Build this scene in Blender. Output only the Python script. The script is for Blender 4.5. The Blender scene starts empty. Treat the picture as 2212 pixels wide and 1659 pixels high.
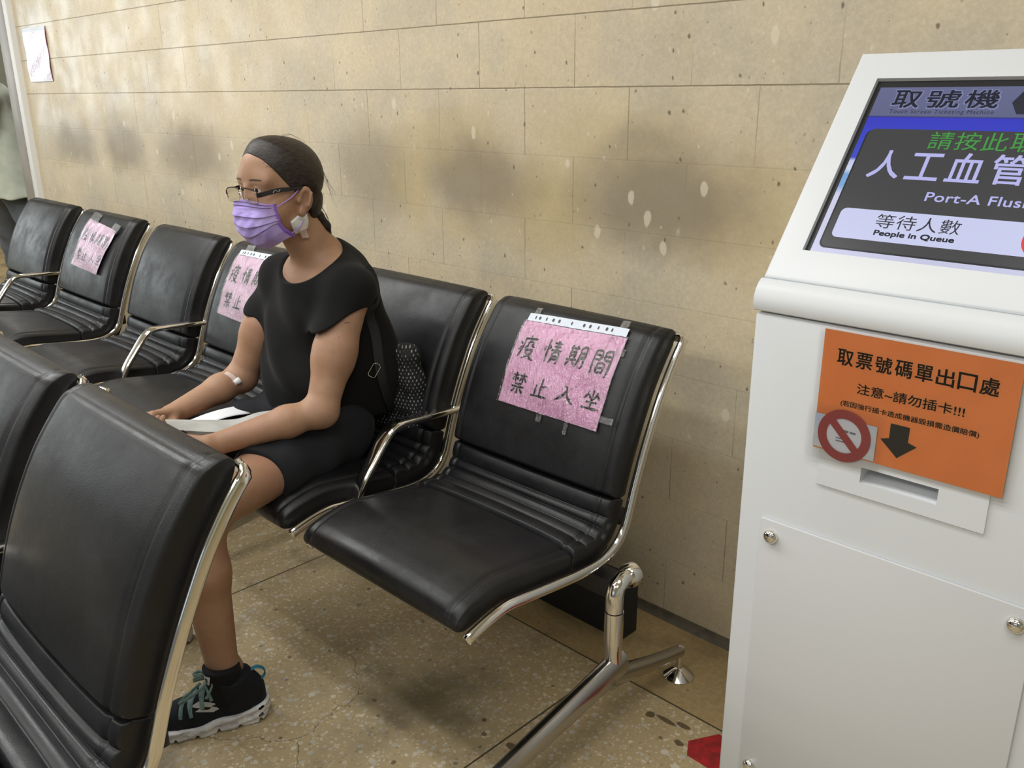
import bpy, bmesh, math, random
import numpy as np
from mathutils import Vector, Matrix

random.seed(7)
rng = np.random.default_rng(11)
SC = bpy.context.scene
COL = SC.collection

# ------------------------------------------------------------------ camera
yaw, pitch, roll = -0.77826, 0.31824, -0.00728
cy, sy, cp, sp = math.cos(yaw), math.sin(yaw), math.cos(pitch), math.sin(pitch)
fw = Vector((sy*cp, cy*cp, -sp)); rt = Vector((cy, -sy, 0)); up = rt.cross(fw)
c_, s_ = math.cos(roll), math.sin(roll)
r2 = rt*c_ + up*s_; u2 = up*c_ - rt*s_
cam_d = bpy.data.cameras.new('camera'); cam = bpy.data.objects.new('camera', cam_d); COL.objects.link(cam)
M = Matrix((r2, u2, -fw)).transposed().to_4x4(); M.translation = Vector((0, 0, 1.4))
cam.matrix_world = M
cam_d.sensor_fit = 'HORIZONTAL'; cam_d.sensor_width = 36.0; cam_d.lens = 1909.7/2212*36.0
cam_d.clip_start = 0.02; cam_d.clip_end = 60
SC.camera = cam

# ------------------------------------------------------------------ world, lights, exposure
W = bpy.data.worlds.new('world'); SC.world = W; W.use_nodes = True
bg = W.node_tree.nodes['Background']; bg.inputs[0].default_value = (0.93, 0.97, 1.0, 1); bg.inputs[1].default_value = 0.17
def area(name, loc, sx, sz, power, color, target=None):
    d = bpy.data.lights.new(name, 'AREA'); d.shape = 'RECTANGLE'; d.size = sx; d.size_y = sz; d.energy = power; d.color = color
    o = bpy.data.objects.new(name, d); o.location = loc; COL.objects.link(o)
    if target is not None:
        o.rotation_euler = (Vector(target)-Vector(loc)).to_track_quat('-Z', 'Y').to_euler()
    return o
CW = (0.975, 0.990, 1.0)
for (x, y, p) in [(-5.2, 0.35, 34), (-3.6, 0.35, 34), (-2.0, 0.35, 26), (-0.2, 0.35, 18), (-4.4, -1.9, 34), (-2.6, -1.9, 34), (-0.6, -1.9, 34), (1.4, -1.2, 20), (-8.0, 2.6, 40)]:  # last entry is an added lamp that brightens the passage at far left
    for k in (-0.20, 0.20):
        area('ceiling_tube_light', (x, y+k, 2.82), 1.25, 0.16, p/2, CW)
area('window_light', (-11.7, -1.6, 1.95), 4.6, 1.7, 105, (0.88, 0.95, 1.0), (-3.0, -1.2, 1.2))
area('window_light', (-0.6, -5.2, 1.9), 3.2, 1.5, 10, (0.84, 0.92, 1.0), (-1.2, 0, 0.9))
SC.view_settings.view_transform = 'Standard'; SC.view_settings.look = 'None'
SC.view_settings.exposure = -0.07; SC.view_settings.gamma = 1.0; SC.view_settings.use_curve_mapping = False

# ------------------------------------------------------------------ node helpers
class NT:
    def __init__(s, mat):
        s.t = mat.node_tree; s.n = s.t.nodes; s.l = s.t.links
    def _in(s, sock, v):
        if isinstance(v, bpy.types.NodeSocket): s.l.new(v, sock)
        elif v is not None:
            if hasattr(sock.default_value, '__len__'):
                v = tuple(v) if hasattr(v, '__len__') else (v,)*len(sock.default_value)
                if len(sock.default_value) == 4 and len(v) == 3: v = v+(1,)
                sock.default_value = v
            else: sock.default_value = v
    def node(s, typ, outs=0, **kw):
        nd = s.n.new(typ)
        for k, v in kw.items():
            if k.startswith('i_'): s._in(nd.inputs[k[2:].replace('_', ' ')], v)
            else: setattr(nd, k, v)
        return nd
    def math(s, op, a, b=None, c=None, clamp=False):
        nd = s.n.new('ShaderNodeMath'); nd.operation = op; nd.use_clamp = clamp
        for i, v in enumerate((a, b, c)):
            if v is not None: s._in(nd.inputs[i], v)
        return nd.outputs[0]
    def vmath(s, op, a, b=None):
        nd = s.n.new('ShaderNodeVectorMath'); nd.operation = op
        s._in(nd.inputs[0], a)
        if b is not None: s._in(nd.inputs[1], b)
        return nd.outputs['Value'] if op in ('LENGTH', 'DISTANCE', 'DOT_PRODUCT') else nd.outputs[0]
    def mix(s, f, a, b, mode='MIX'):
        nd = s.n.new('ShaderNodeMix'); nd.data_type = 'RGBA'; nd.blend_type = mode
        s._in(nd.inputs[0], f); s._in(nd.inputs[6], a); s._in(nd.inputs[7], b)
        return nd.outputs[2]
    def smooth(s, v, lo, hi, t0=0.0, t1=1.0):
        nd = s.n.new('ShaderNodeMapRange'); nd.interpolation_type = 'SMOOTHSTEP'
        s._in(nd.inputs['Value'], v)
        nd.inputs['From Min'].default_value = lo; nd.inputs['From Max'].default_value = hi
        nd.inputs['To Min'].default_value = t0; nd.inputs['To Max'].default_value = t1
        return nd.outputs[0]
    def noise(s, vec, scale, detail=3, rough=0.5, out=0):
        nd = s.n.new('ShaderNodeTexNoise'); s._in(nd.inputs['Vector'], vec)
        nd.inputs['Scale'].default_value = scale; nd.inputs['Detail'].default_value = detail; nd.inputs['Roughness'].default_value = rough
        return nd.outputs[out]
    def voro(s, vec, scale, feature='F1', rand=1.0):
        nd = s.n.new('ShaderNodeTexVoronoi'); nd.feature = feature; s._in(nd.inputs['Vector'], vec)
        nd.inputs['Scale'].default_value = scale; nd.inputs['Randomness'].default_value = rand
        return nd
    def scale3(s, vec, v):
        nd = s.n.new('ShaderNodeMapping'); s._in(nd.inputs['Vector'], vec); nd.inputs['Scale'].default_value = v
        return nd.outputs[0]

def new_mat(name, color=(0.8, 0.8, 0.8), rough=0.5, metal=0.0, spec=None, **kw):
    m = bpy.data.materials.new(name); m.use_nodes = True
    b = m.node_tree.nodes['Principled BSDF']
    b.inputs['Base Color'].default_value = tuple(color)+(1,)
    b.inputs['Roughness'].default_value = rough; b.inputs['Metallic'].default_value = metal
    if spec is not None: b.inputs['Specular IOR Level'].default_value = spec
    for k, v in kw.items(): b.inputs[k.replace('_', ' ')].default_value = v
    return m
def bsdf(m): return m.node_tree.nodes['Principled BSDF']
def bump_mat(m, scale, strength, dist=0.002, detail=3, stretch=None):
    t = NT(m); co = t.node('ShaderNodeTexCoord').outputs['Object']
    if stretch: co = t.scale3(co, stretch)
    nz = t.noise(co, scale, detail)
    bp = t.node('ShaderNodeBump'); bp.inputs['Strength'].default_value = strength; bp.inputs['Distance'].default_value = dist
    t.l.new(nz, bp.inputs['Height']); t.l.new(bp.outputs[0], bsdf(m).inputs['Normal'])
    return m
def vary(m, c0, c1, scale, detail=3, lo=0.35, hi=0.65):
    t = NT(m); co = t.node('ShaderNodeTexCoord').outputs['Object']
    f = t.smooth(t.noise(co, scale, detail), lo, hi)
    t.l.new(t.mix(f, c0, c1), bsdf(m).inputs['Base Color']); return m
def emit_mat(name, color, strength=1.0):
    m = new_mat(name, color, 0.25, 0.0, 0.3)
    b = bsdf(m); b.inputs['Base Color'].default_value = (0.01, 0.01, 0.012, 1)
    b.inputs['Emission Color'].default_value = tuple(color)+(1,); b.inputs['Emission Strength'].default_value = strength
    return m
def srgb(r, g, b):
    f = lambda c: (c/255/12.92 if c/255 <= 0.04045 else ((c/255+0.055)/1.055)**2.4)
    return (f(r), f(g), f(b))

# ------------------------------------------------------------------ object helpers
def link(o): COL.objects.link(o); return o
def thing(name, label, cat, loc=(0, 0, 0), group=None):
    o = bpy.data.objects.new(name, None); o.empty_display_size = 0.05; link(o); o.location = loc
    return tag(o, label, cat, group)
def tag(o, label, cat, group=None):
    o['label'] = label; o['category'] = cat
    if group: o['group'] = group
    return o
def wloc(o):
    v = Vector((0, 0, 0))
    while o is not None: v += Vector(o.location); o = o.parent
    return v
def mesh(name, verts, faces, mat, parent=None, smooth=True, origin=None, label=None, auto=None):
    me = bpy.data.meshes.new(name)
    V = np.asarray(verts, float).reshape(-1, 3)
    off = Vector((0, 0, 0))
    if origin is not None: off = Vector(origin)
    elif parent is not None: off = wloc(parent)
    V = V-np.array(off)
    me.from_pydata(V.tolist(), [], [list(map(int, f)) for f in faces])
    me.update()
    o = bpy.data.objects.new(name, me); link(o)
    for mm in (mat if isinstance(mat, (list, tuple)) else [mat]): me.materials.append(mm)
    if smooth: me.polygons.foreach_set('use_smooth', [True]*len(me.polygons))
    if auto: me.set_sharp_from_angle(angle=math.radians(auto))
    if parent is not None:
        o.parent = parent
    elif origin is not None: o.location = origin
    if label: o['label'] = label
    return o
class MB:
    "collects shapes into one mesh"
    def __init__(s): s.v = []; s.f = []; s.k = 0
    def add(s, v, f):
        v = np.asarray(v, float).reshape(-1, 3); s.v.append(v); s.f += [[i+s.k for i in q] for q in f]; s.k += len(v); return s
    def box(s, x0, x1, y0, y1, z0, z1, bev=0.0, seg=2):
        bm = bmesh.new(); bmesh.ops.create_cube(bm, size=1)
        for q in bm.verts: q.co = Vector(((x0+x1)/2+q.co.x*(x1-x0), (y0+y1)/2+q.co.y*(y1-y0), (z0+z1)/2+q.co.z*(z1-z0)))
        if bev > 0: bmesh.ops.bevel(bm, geom=bm.edges[:], offset=bev, segments=seg, affect='EDGES', profile=0.5)
        s.bm(bm); return s
    def bm(s, bm):
        bm.verts.index_update(); s.add([tuple(q.co) for q in bm.verts], [[q.index for q in f.verts] for f in bm.faces]); bm.free()
    def tube(s, pts, rad, n=12, sec=None, up=(1, 0, 0), cap=True):
        "sweep: rad scalar or per point (a, b); sec = superellipse exponent; axis a along up"
        P = np.asarray(pts, float); m = len(P); U0 = np.array(up, float)
        V = []
        for i in range(m):
            t = P[min(i+1, m-1)]-P[max(i-1, 0)]; t = t/(np.linalg.norm(t)+1e-12)
            u = U0-t*(U0@t)
            if np.linalg.norm(u) < 1e-3: u = np.array([0, 1., 0])-t*t[1]
            u /= np.linalg.norm(u); w = np.cross(t, u)
            r = rad[i] if isinstance(rad, list) else rad
            a, b = r if hasattr(r, '__len__') else (r, r)
            e = 2/(sec or 2)
            for k in range(n):
                th = 2*math.pi*k/n; c, d = math.cos(th), math.sin(th)
                V.append(P[i]+u*a*math.copysign(abs(c)**e, c)+w*b*math.copysign(abs(d)**e, d))
        F = [[i*n+k, i*n+(k+1) % n, (i+1)*n+(k+1) % n, (i+1)*n+k] for i in range(m-1) for k in range(n)]
        if cap: F += [list(range(n))[::-1], [(m-1)*n+k for k in range(n)]]
        return s.add(V, F)
    def lathe(s, prof, c, axis='z', n=24):
        V = []
        for r, h in prof:
            for k in range(n):
                a = 2*math.pi*k/n
                p = {'z': (r*math.cos(a), r*math.sin(a), h), 'y': (r*math.cos(a), h, r*math.sin(a)), 'x': (h, r*math.cos(a), r*math.sin(a))}[axis]
                V.append((c[0]+p[0], c[1]+p[1], c[2]+p[2]))
        m = len(prof)
        F = [[i*n+k, i*n+(k+1) % n, (i+1)*n+(k+1) % n, (i+1)*n+k] for i in range(m-1) for k in range(n)]
        F += [list(range(n))[::-1], [(m-1)*n+k for k in range(n)]]
        return s.add(V, F)
    def sphere(s, c, r, nu=16, nv=10):
        prof = [(max(1e-5, math.sin(math.pi*i/nv)), -math.cos(math.pi*i/nv)) for i in range(nv+1)]
        r = r if hasattr(r, '__len__') else (r, r, r)
        k0 = s.k; s.lathe(prof, (0, 0, 0), 'z', nu)
        s.v[-1] = s.v[-1]*np.array(r)+np.array(c); return s
    def build(s, name, mat, parent=None, smooth=True, auto=40, **kw):
        o = mesh(name, np.concatenate(s.v), s.f, mat, parent, smooth, auto=auto if smooth else None, **kw)
        bm = bmesh.new(); bm.from_mesh(o.data); bmesh.ops.recalc_face_normals(bm, faces=bm.faces[:]); bm.to_mesh(o.data); bm.free()
        return o
def smooth_path(pts, n=60):
    P = np.asarray(pts, float); d = np.r_[0, np.cumsum(np.linalg.norm(np.diff(P, axis=0), axis=1))]
    out = []
    for t in np.linspace(0, d[-1], n):
        i = min(max(np.searchsorted(d, t)-1, 0), len(P)-2); u = (t-d[i])/(d[i+1]-d[i])
        a, b, c, e = P[max(i-1, 0)], P[i], P[i+1], P[min(i+2, len(P)-1)]
        out.append(0.5*(2*b+(c-a)*u+(2*a-5*b+4*c-e)*u*u+(-a+3*b-3*c+e)*u**3))
    return np.array(out)
_tc = {}
def text_geo(s, bold=0.0, space=1.0, shear=0.0):
    c = bpy.data.curves.new('tmp', 'FONT'); c.body = s; c.offset = bold; c.space_character = space; c.shear = shear; c.resolution_u = 4
    o = bpy.data.objects.new('tmp', c); link(o)
    bpy.context.view_layer.update()
    me = bpy.data.meshes.new_from_object(o.evaluated_get(bpy.context.evaluated_depsgraph_get()))
    V = np.array([v.co[:2] for v in me.vertices]); F = [list(p.vertices) for p in me.polygons]
    bpy.data.objects.remove(o); bpy.data.curves.remove(c); bpy.data.meshes.remove(me)
    return V, F
def text_fit(s, box, fn, bold=0.0, space=1.0, shear=0.0):
    "fit the string's ink box to box=(u0,v0,u1,v1) then map by fn(u,v)->xyz"
    V, F = text_geo(s, 0.0, space, shear)
    lo, hi = V.min(0), V.max(0); q = (V-lo)/(hi-lo+1e-9)
    u = box[0]+q[:, 0]*(box[2]-box[0]); v = box[1]+q[:, 1]*(box[3]-box[1])
    if bold > 0:      # heavier strokes: the glyph repeated with small shifts
        hh = box[3]-box[1]; e = bold*hh; n = len(u); us, vs, fs = [], [], []
        for k, (a, b) in enumerate(((-e, -e), (e, -e), (e, e), (-e, e), (0, 0))): us.append(u+a); vs.append(v+b); fs += [[i+k*n for i in f] for f in F]
        u, v, F = np.concatenate(us), np.concatenate(vs), fs
    return fn(u, v), F
def lift_poly(pts, fn):
    "flat polygon given by (u,v) list"
    p = np.array(pts, float); return fn(p[:, 0], p[:, 1]), [list(range(len(p)))]

# ------------------------------------------------------------------ materials
def wall_material():
    m = new_mat('beige_stone_tiles', rough=0.42); t = NT(m); b = bsdf(m)
    co = t.node('ShaderNodeTexCoord').outputs['Object']
    sx = t.node('ShaderNodeSeparateXYZ'); t.l.new(co, sx.inputs[0]); x, z = sx.outputs[0], sx.outputs[2]
    zr = t.math('DIVIDE', t.math('SUBTRACT', z, 1.4119), 0.17565); r = t.math('FLOOR', zr); fz = t.math('SUBTRACT', zr, r)
    odd = t.math('MULTIPLY', t.math('FLOORED_MODULO', r, 2.0), 0.5)
    xr = t.math('ADD', t.math('DIVIDE', t.math('ADD', x, 1.2166), 0.3553), odd); q = t.math('FLOOR', xr); fx = t.math('SUBTRACT', xr, q)
    cv = t.node('ShaderNodeCombineXYZ'); t.l.new(q, cv.inputs[0]); t.l.new(r, cv.inputs[1])
    wn = t.node('ShaderNodeTexWhiteNoise'); wn.noise_dimensions = '2D'; t.l.new(cv.outputs[0], wn.inputs['Vector'])
    tv, tc = wn.outputs['Value'], wn.outputs['Color']
    col = t.mix(t.smooth(tv, 0.1, 0.9), (0.615, 0.510, 0.338), (0.590, 0.510, 0.372))
    col = t.mix(t.smooth(t.noise(co, 4.5, 5, 0.6), 0.35, 0.70), col, (0.668, 0.560, 0.375))
    col = t.mix(t.math('MULTIPLY', t.smooth(t.noise(co, 3.1, 5, 0.65), 0.46, 0.66), 0.62), col, (0.47, 0.42, 0.335))
    col = t.mix(0.22, col, t.mix(t.smooth(t.noise(co, 110, 4, 0.7), 0.35, 0.7), (0.38, 0.31, 0.18), (0.74, 0.64, 0.45)))
    # stains left by sitters' heads: grey brown and yellow patches
    dis = t.noise(co, 7, 3, 0.6, 1)
    pw = t.vmath('ADD', co, t.scale3(t.vmath('SUBTRACT', dis, (0.5, 0.5, 0.5)), (0.16, 0.0, 0.12)))
    def blob(cx, cz, rx, rz, lo=0.25, hi=1.0):
        d = t.vmath('LENGTH', t.scale3(t.vmath('SUBTRACT', pw, (cx, 0, cz)), (1/rx, 0.0, 1/rz)))
        return t.smooth(d, lo, hi, 1.0, 0.0)
    def group(L):
        a = None
        for e in L:
            v = t.math('MULTIPLY', blob(*e[:4]), e[4]); a = v if a is None else t.math('MAXIMUM', a, v)
        return a
    yel = group([(-2.25, 1.15, 0.20, 0.24, .50), (-1.66, 1.10, 0.30, 0.21, .48), (-1.45, 1.27, 0.45, 0.16, .32), (-2.05, 1.26, 0.36, 0.15, .40), (-1.05, 1.13, 0.26, 0.22, .36), (-5.2, 1.13, 0.4, 0.14, .3), (-1.9, 1.02, .5, .09, .3)])
    col = t.mix(yel, col, (0.43, 0.32, 0.115))
    gry = group([(-5.02, 1.165, 0.44, 0.17, .76), (-4.43, 1.165, 0.38, 0.18, .80), (-3.74, 1.165, 0.48, 0.19, .82), (-3.1, 1.17, 0.4, 0.15, .35), (-2.47, 1.15, 0.26, 0.23, .62), (-1.95, 1.155, 0.34, 0.18, .80), (-1.30, 1.145, 0.40, 0.20, .84), (-1.34, 1.25, 0.26, 0.11, .50), (-4.4, 1.27, 1.2, .10, .25)])
    col = t.mix(gry, col, (0.255, 0.205, 0.14))
    # pebbles and clasts set in the stone
    wob = t.vmath('ADD', co, t.scale3(t.noise(co, 40, 2, 0.5, 1), (0.012, 0.012, 0.012)))
    def pebbles(scale, stretch, keep, size, color, cin, strength=1.0):
        vo = t.voro(t.scale3(wob, stretch), scale)
        sp = t.node('ShaderNodeSeparateColor'); t.l.new(vo.outputs['Color'], sp.inputs[0])
        rad = t.math('MULTIPLY', t.math('POWER', sp.outputs[1], 2.0), size)
        msk = t.math('MULTIPLY', t.math('GREATER_THAN', sp.outputs[0], 1-keep), t.smooth(t.math('SUBTRACT', vo.outputs['Distance'], rad), -0.05, 0.03, 1, 0))
        return t.mix(t.math('MULTIPLY', msk, strength), cin, color)
    col = pebbles(9, (1, 1, 0.7), 0.08, 0.20, (0.70, 0.65, 0.53), col, 0.6)
    col = pebbles(19, (1, 1, 0.6), 0.20, 0.24, (0.74, 0.67, 0.51), col, 0.6)
    col = pebbles(33, (1, 1, 0.65), 0.30, 0.25, (0.72, 0.66, 0.50), col, 0.5)
    col = pebbles(17, (1, 1, 0.75), 0.12, 0.20, (0.38, 0.32, 0.23), col, 0.5)
    col = pebbles(13.3, (1, 1, 0.8), 0.18, 0.17, (0.085, 0.063, 0.04), col, 0.9)
    col = pebbles(27, (1, 1, 0.7), 0.32, 0.25, (0.12, 0.092, 0.058), col, 0.8)
    col = pebbles(46, (1, 1, 0.75), 0.28, 0.26, (0.17, 0.13, 0.08), col, 0.7)
    col = pebbles(85, (1, 1, 0.8), 0.26, 0.34, (0.27, 0.215, 0.14), col, 0.55)
    # joints
    jit = t.math('MULTIPLY', t.math('SUBTRACT', t.noise(co, 30, 2), 0.5), 0.012)
    dz = t.math('ABSOLUTE', t.math('SUBTRACT', t.math('FLOORED_MODULO', t.math('ADD', t.math('ADD', zr, 0.5), jit), 1.0), 0.5))
    dx = t.math('ABSOLUTE', t.math('SUBTRACT', t.math('FLOORED_MODULO', t.math('ADD', t.math('ADD', xr, 0.5), jit), 1.0), 0.5))
    cz = t.node('ShaderNodeCombineXYZ'); t.l.new(t.math('ROUND', zr), cz.inputs[0])
    wz = t.node('ShaderNodeTexWhiteNoise'); wz.noise_dimensions = '2D'; t.l.new(cz.outputs[0], wz.inputs['Vector'])
    up_ = t.smooth(z, 1.30, 1.36, 0.16, 1.0)
    jz = t.math('MULTIPLY', t.smooth(dz, 0.006, 0.013, 1, 0), t.math('MULTIPLY', up_, 0.85))
    jx = t.math('MULTIPLY', t.smooth(dx, 0.0028, 0.006, 1, 0), t.math('MULTIPLY', t.smooth(t.noise(co, 1.7, 2), 0.35, 0.6), 0.65))
    col = t.mix(t.math('MAXIMUM', jz, jx), col, (0.20, 0.155, 0.085))
    t.l.new(col, b.inputs['Base Color'])
    rg = t.smooth(t.noise(co, 6, 4), 0.3, 0.7, 0.30, 0.52); t.l.new(rg, b.inputs['Roughness'])
    bp = t.node('ShaderNodeBump'); bp.inputs['Strength'].default_value = 0.35; bp.inputs['Distance'].default_value = 0.003
    h = t.math('SUBTRACT', t.math('MULTIPLY', t.noise(co, 90, 3), 0.3), t.math('MAXIMUM', jz, jx)); t.l.new(h, bp.inputs['Height']); t.l.new(bp.outputs[0], b.inputs['Normal'])
    return m

def floor_material():
    m = new_mat('terrazzo', rough=0.4); t = NT(m); b = bsdf(m)
    co = t.node('ShaderNodeTexCoord').outputs['Object']
    sx = t.node('ShaderNodeSeparateXYZ'); t.l.new(co, sx.inputs[0]); x, y = sx.outputs[0], sx.outputs[1]
    base = t.mix(t.smooth(t.noise(co, 3, 4, 0.6), 0.35, 0.65), (0.40, 0.305, 0.165), (0.46, 0.365, 0.215))
    wob = t.vmath('ADD', co, t.scale3(t.noise(co, 60, 2, 0.5, 1), (0.008, 0.008, 0.0)))
    def chips(scale, keep, size, cols, cin, stren):
        vo = t.voro(wob, scale); sp = t.node('ShaderNodeSeparateColor'); t.l.new(vo.outputs['Color'], sp.inputs[0])
        msk = t.math('MULTIPLY', t.math('GREATER_THAN', sp.outputs[0], 1-keep), t.smooth(t.math('SUBTRACT', vo.outputs['Distance'], t.math('MULTIPLY', sp.outputs[1], size)), -0.04, 0.03, 1, 0))
        cc = t.mix(t.smooth(sp.outputs[2], 0.15, 0.55), cols[0], cols[1]); cc = t.mix(t.smooth(sp.outputs[2], 0.6, 0.95), cc, cols[2])
        return t.mix(t.math('MULTIPLY', msk, stren), cin, cc)
    col = chips(130, 0.85, 0.66, [(0.50, 0.39, 0.22), (0.66, 0.57, 0.40), (0.32, 0.25, 0.145)], base, 0.8)
    col = chips(74, 0.60, 0.55, [(0.55, 0.49, 0.37), (0.70, 0.63, 0.47), (0.46, 0.44, 0.38)], col, 0.85)
    col = chips(46, 0.14, 0.42, [(0.60, 0.56, 0.46), (0.52, 0.52, 0.48), (0.66, 0.60, 0.46)], col, 0.8)
    col = chips(40, 0.12, 0.30, [(0.10, 0.075, 0.035), (0.15, 0.115, 0.06), (0.17, 0.17, 0.12)], col, 0.8)
    # border strip of plain tan terrazzo along the wall
    brd = t.math('GREATER_THAN', y, 1.5335)
    bc = t.mix(t.smooth(t.noise(co, 70, 3, 0.7), 0.35, 0.65), (0.36, 0.255, 0.115), (0.42, 0.31, 0.155))
    bc = t.mix(t.math('MULTIPLY', t.smooth(t.voro(co, 20).outputs['Distance'], 0.06, 0.10, 1, 0), 0.6), bc, (0.17, 0.12, 0.06))
    col = t.mix(brd, col, bc)
    # dirt patches
    d = t.math('MULTIPLY', t.smooth(t.noise(co, 3.0, 4, 0.62), 0.48, 0.68), 0.62)
    col = t.mix(d, col, (0.11, 0.085, 0.045))
    # joints
    gx = t.math('DIVIDE', t.math('ADD', x, 1.1816), 1.0157); gy = t.math('DIVIDE', t.math('SUBTRACT', y, 1.5335), 1.0157)
    dx = t.math('ABSOLUTE', t.math('SUBTRACT', gx, t.math('ROUND', gx))); dy = t.math('ABSOLUTE', t.math('SUBTRACT', gy, t.math('ROUND', gy)))
    dx = t.math('ADD', dx, t.math('MULTIPLY', brd, 1.0))
    j = t.smooth(t.math('MINIMUM', dx, dy), 0.0016, 0.0032, 1, 0)
    # hairline cracks
    nz = t.vmath('ADD', co, t.scale3(t.vmath('SUBTRACT', t.noise(co, 14, 4, 0.6, 1), (0.5, 0.5, 0.5)), (0.07, 0.07, 0.0)))
    def seg(a, c):
        a = np.array(a); c = np.array(c); dd = c-a; L2 = float(dd@dd)
        pa = t.vmath('SUBTRACT', nz, (a[0], a[1], 0)); hh = t.math('DIVIDE', t.vmath('DOT_PRODUCT', pa, (dd[0], dd[1], 0)), L2, clamp=True)
        vv = t.node('ShaderNodeCombineXYZ'); t.l.new(t.math('MULTIPLY', hh, float(dd[0])), vv.inputs[0]); t.l.new(t.math('MULTIPLY', hh, float(dd[1])), vv.inputs[1])
        fl = t.vmath('SUBTRACT', pa, vv.outputs[0])
        return t.vmath('LENGTH', t.scale3(fl, (1, 1, 0)))
    cr = t.math('MINIMUM', seg((-1.52, 0.84), (-1.55, 1.04)), t.math('MINIMUM', seg((-1.70, 1.12), (-1.55, 1.03)), t.math('MINIMUM', seg((-1.52, 0.84), (-1.36, 0.72)), seg((-1.52, 0.84), (-1.72, 0.66)))))
    ck = t.math('MULTIPLY', t.smooth(cr, 0.0005, 0.0018, 1, 0), 0.7)
    col = t.mix(t.math('MAXIMUM', j, ck), col, (0.055, 0.042, 0.02))
    # dropped dark spots
    sp_ = None
    for (px, py, rx, ry) in [(-1.155, 1.162, .016, .011), (-0.994, 1.467, .012, .012), (-0.955, 1.475, .030, .008), (-0.915, 1.487, .02, .008), (-0.89, 1.433, .014, .009), (-1.264, 1.18, .006, .005), (-1.02, 1.62, .006, .005)]:
        v = t.smooth(t.vmath('LENGTH', t.scale3(t.vmath('SUBTRACT', wob, (px+.004, py+.004, 0)), (1/rx, 1/ry, 0))), 0.75, 1.1, 1, 0)
        sp_ = v if sp_ is None else t.math('MAXIMUM', sp_, v)
    col = t.mix(t.math('MULTIPLY', sp_, 0.85), col, (0.06, 0.035, 0.015))
    t.l.new(col, b.inputs['Base Color'])
    t.l.new(t.smooth(t.noise(co, 5, 4), 0.3, 0.7, 0.38, 0.62), b.inputs['Roughness'])
    return m

M_WALL = wall_material(); M_FLOOR = floor_material()
M_PAINT = vary(new_mat('pale_wall_paint', rough=0.7), (0.62, 0.66, 0.54), (0.70, 0.73, 0.62), 3)
M_CEIL = new_mat('ceiling_white', (0.80, 0.80, 0.77), 0.9)
M_POSTW = new_mat('white_trim', (0.78, 0.78, 0.76), 0.5)
M_POSTG = vary(new_mat('grey_frame_metal', rough=0.45), (0.27, 0.245, 0.215), (0.33, 0.30, 0.265), 6)
M_BASE = vary(new_mat('terrazzo_coving', rough=0.5), (0.085, 0.075, 0.055), (0.13, 0.11, 0.075), 30)

def leather(name):
    m = new_mat(name, (0.010, 0.010, 0.011), 0.36, 0, 0.42); t = NT(m); b = bsdf(m)
    co = t.node('ShaderNodeTexCoord').outputs['Object']
    sm = t.smooth(t.noise(co, 5.5, 5, 0.65), 0.45, 0.72)
    t.l.new(t.mix(sm, (0.008, 0.008, 0.009), (0.016, 0.016, 0.017)), b.inputs['Base Color'])
    t.l.new(t.smooth(t.noise(co, 9, 5, 0.7), 0.3, 0.75, 0.36, 0.54), b.inputs['Roughness'])
    vo = t.voro(co, 420); nz = t.noise(co, 26, 4, 0.6)
    h = t.math('ADD', t.math('MULTIPLY', vo.outputs['Distance'], 0.25), nz)
    bp = t.node('ShaderNodeBump'); bp.inputs['Strength'].default_value = 0.22; bp.inputs['Distance'].default_value = 0.002
    t.l.new(h, bp.inputs['Height']); t.l.new(bp.outputs[0], b.inputs['Normal'])
    return m
M_LEATHER = leather('black_leather')
M_CHROME = new_mat('chrome', (0.78, 0.76, 0.72), 0.10, 1.0)
M_STEEL = bump_mat(new_mat('worn_polished_steel', (0.46, 0.45, 0.43), 0.22, 1.0), 60, 0.05)
M_BLACK = new_mat('black_metal', (0.010, 0.010, 0.011), 0.45)
M_DARKWOOD = bump_mat(new_mat('black_painted_box', (0.012, 0.013, 0.016), 0.55), 40, 0.1)

# ------------------------------------------------------------------ room shell
def struct(name, mb, mat, **kw):
    o = mb.build(name, mat, **kw); o['kind'] = 'structure'; return o
YW = 1.8323
struct('floor', MB().box(-12, 4.0, -5.5, 6.0, -0.1, 0.0), M_FLOOR, smooth=False)
struct('wall_back', MB().box(-5.645, 4.0, YW, YW+0.15, 0.0, 2.9), M_WALL, smooth=False)
struct('ceiling', MB().box(-12, 4.0, -5.5, 6.0, 2.9, 3.0), M_CEIL, smooth=False)
struct('wall_right', MB().box(4.0, 4.15, -5.5, 6.0, 0.0, 2.9), M_PAINT, smooth=False)
struct('wall_left', MB().box(-12.1, -12.0, -5.5, 6.0, 0.0, 2.9), M_PAINT, smooth=False)
struct('trim_1', MB().box(-5.705, -5.645, YW-0.03, YW+0.15, 0, 2.9, 0.004), M_POSTW)
struct('trim_2', MB().box(-5.845, -5.705, YW-0.03, YW+0.17, 0, 2.9, 0.004), M_POSTG)
pr = [(YW, 0.022), (YW-0.004, 0.022), (YW-0.006, 0.014), (YW-0.011, 0.006), (YW-0.02, 0.0005)]
V = [(x, y, z) for x in (-5.64, 4.0) for (y, z) in pr]; n = len(pr)
struct('grime_line_back', MB().add(V, [[i, i+1, n+i+1, n+i] for i in range(n-1)]), M_BASE)  # added thin strip standing for the dark dirt line at the wall foot

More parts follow.
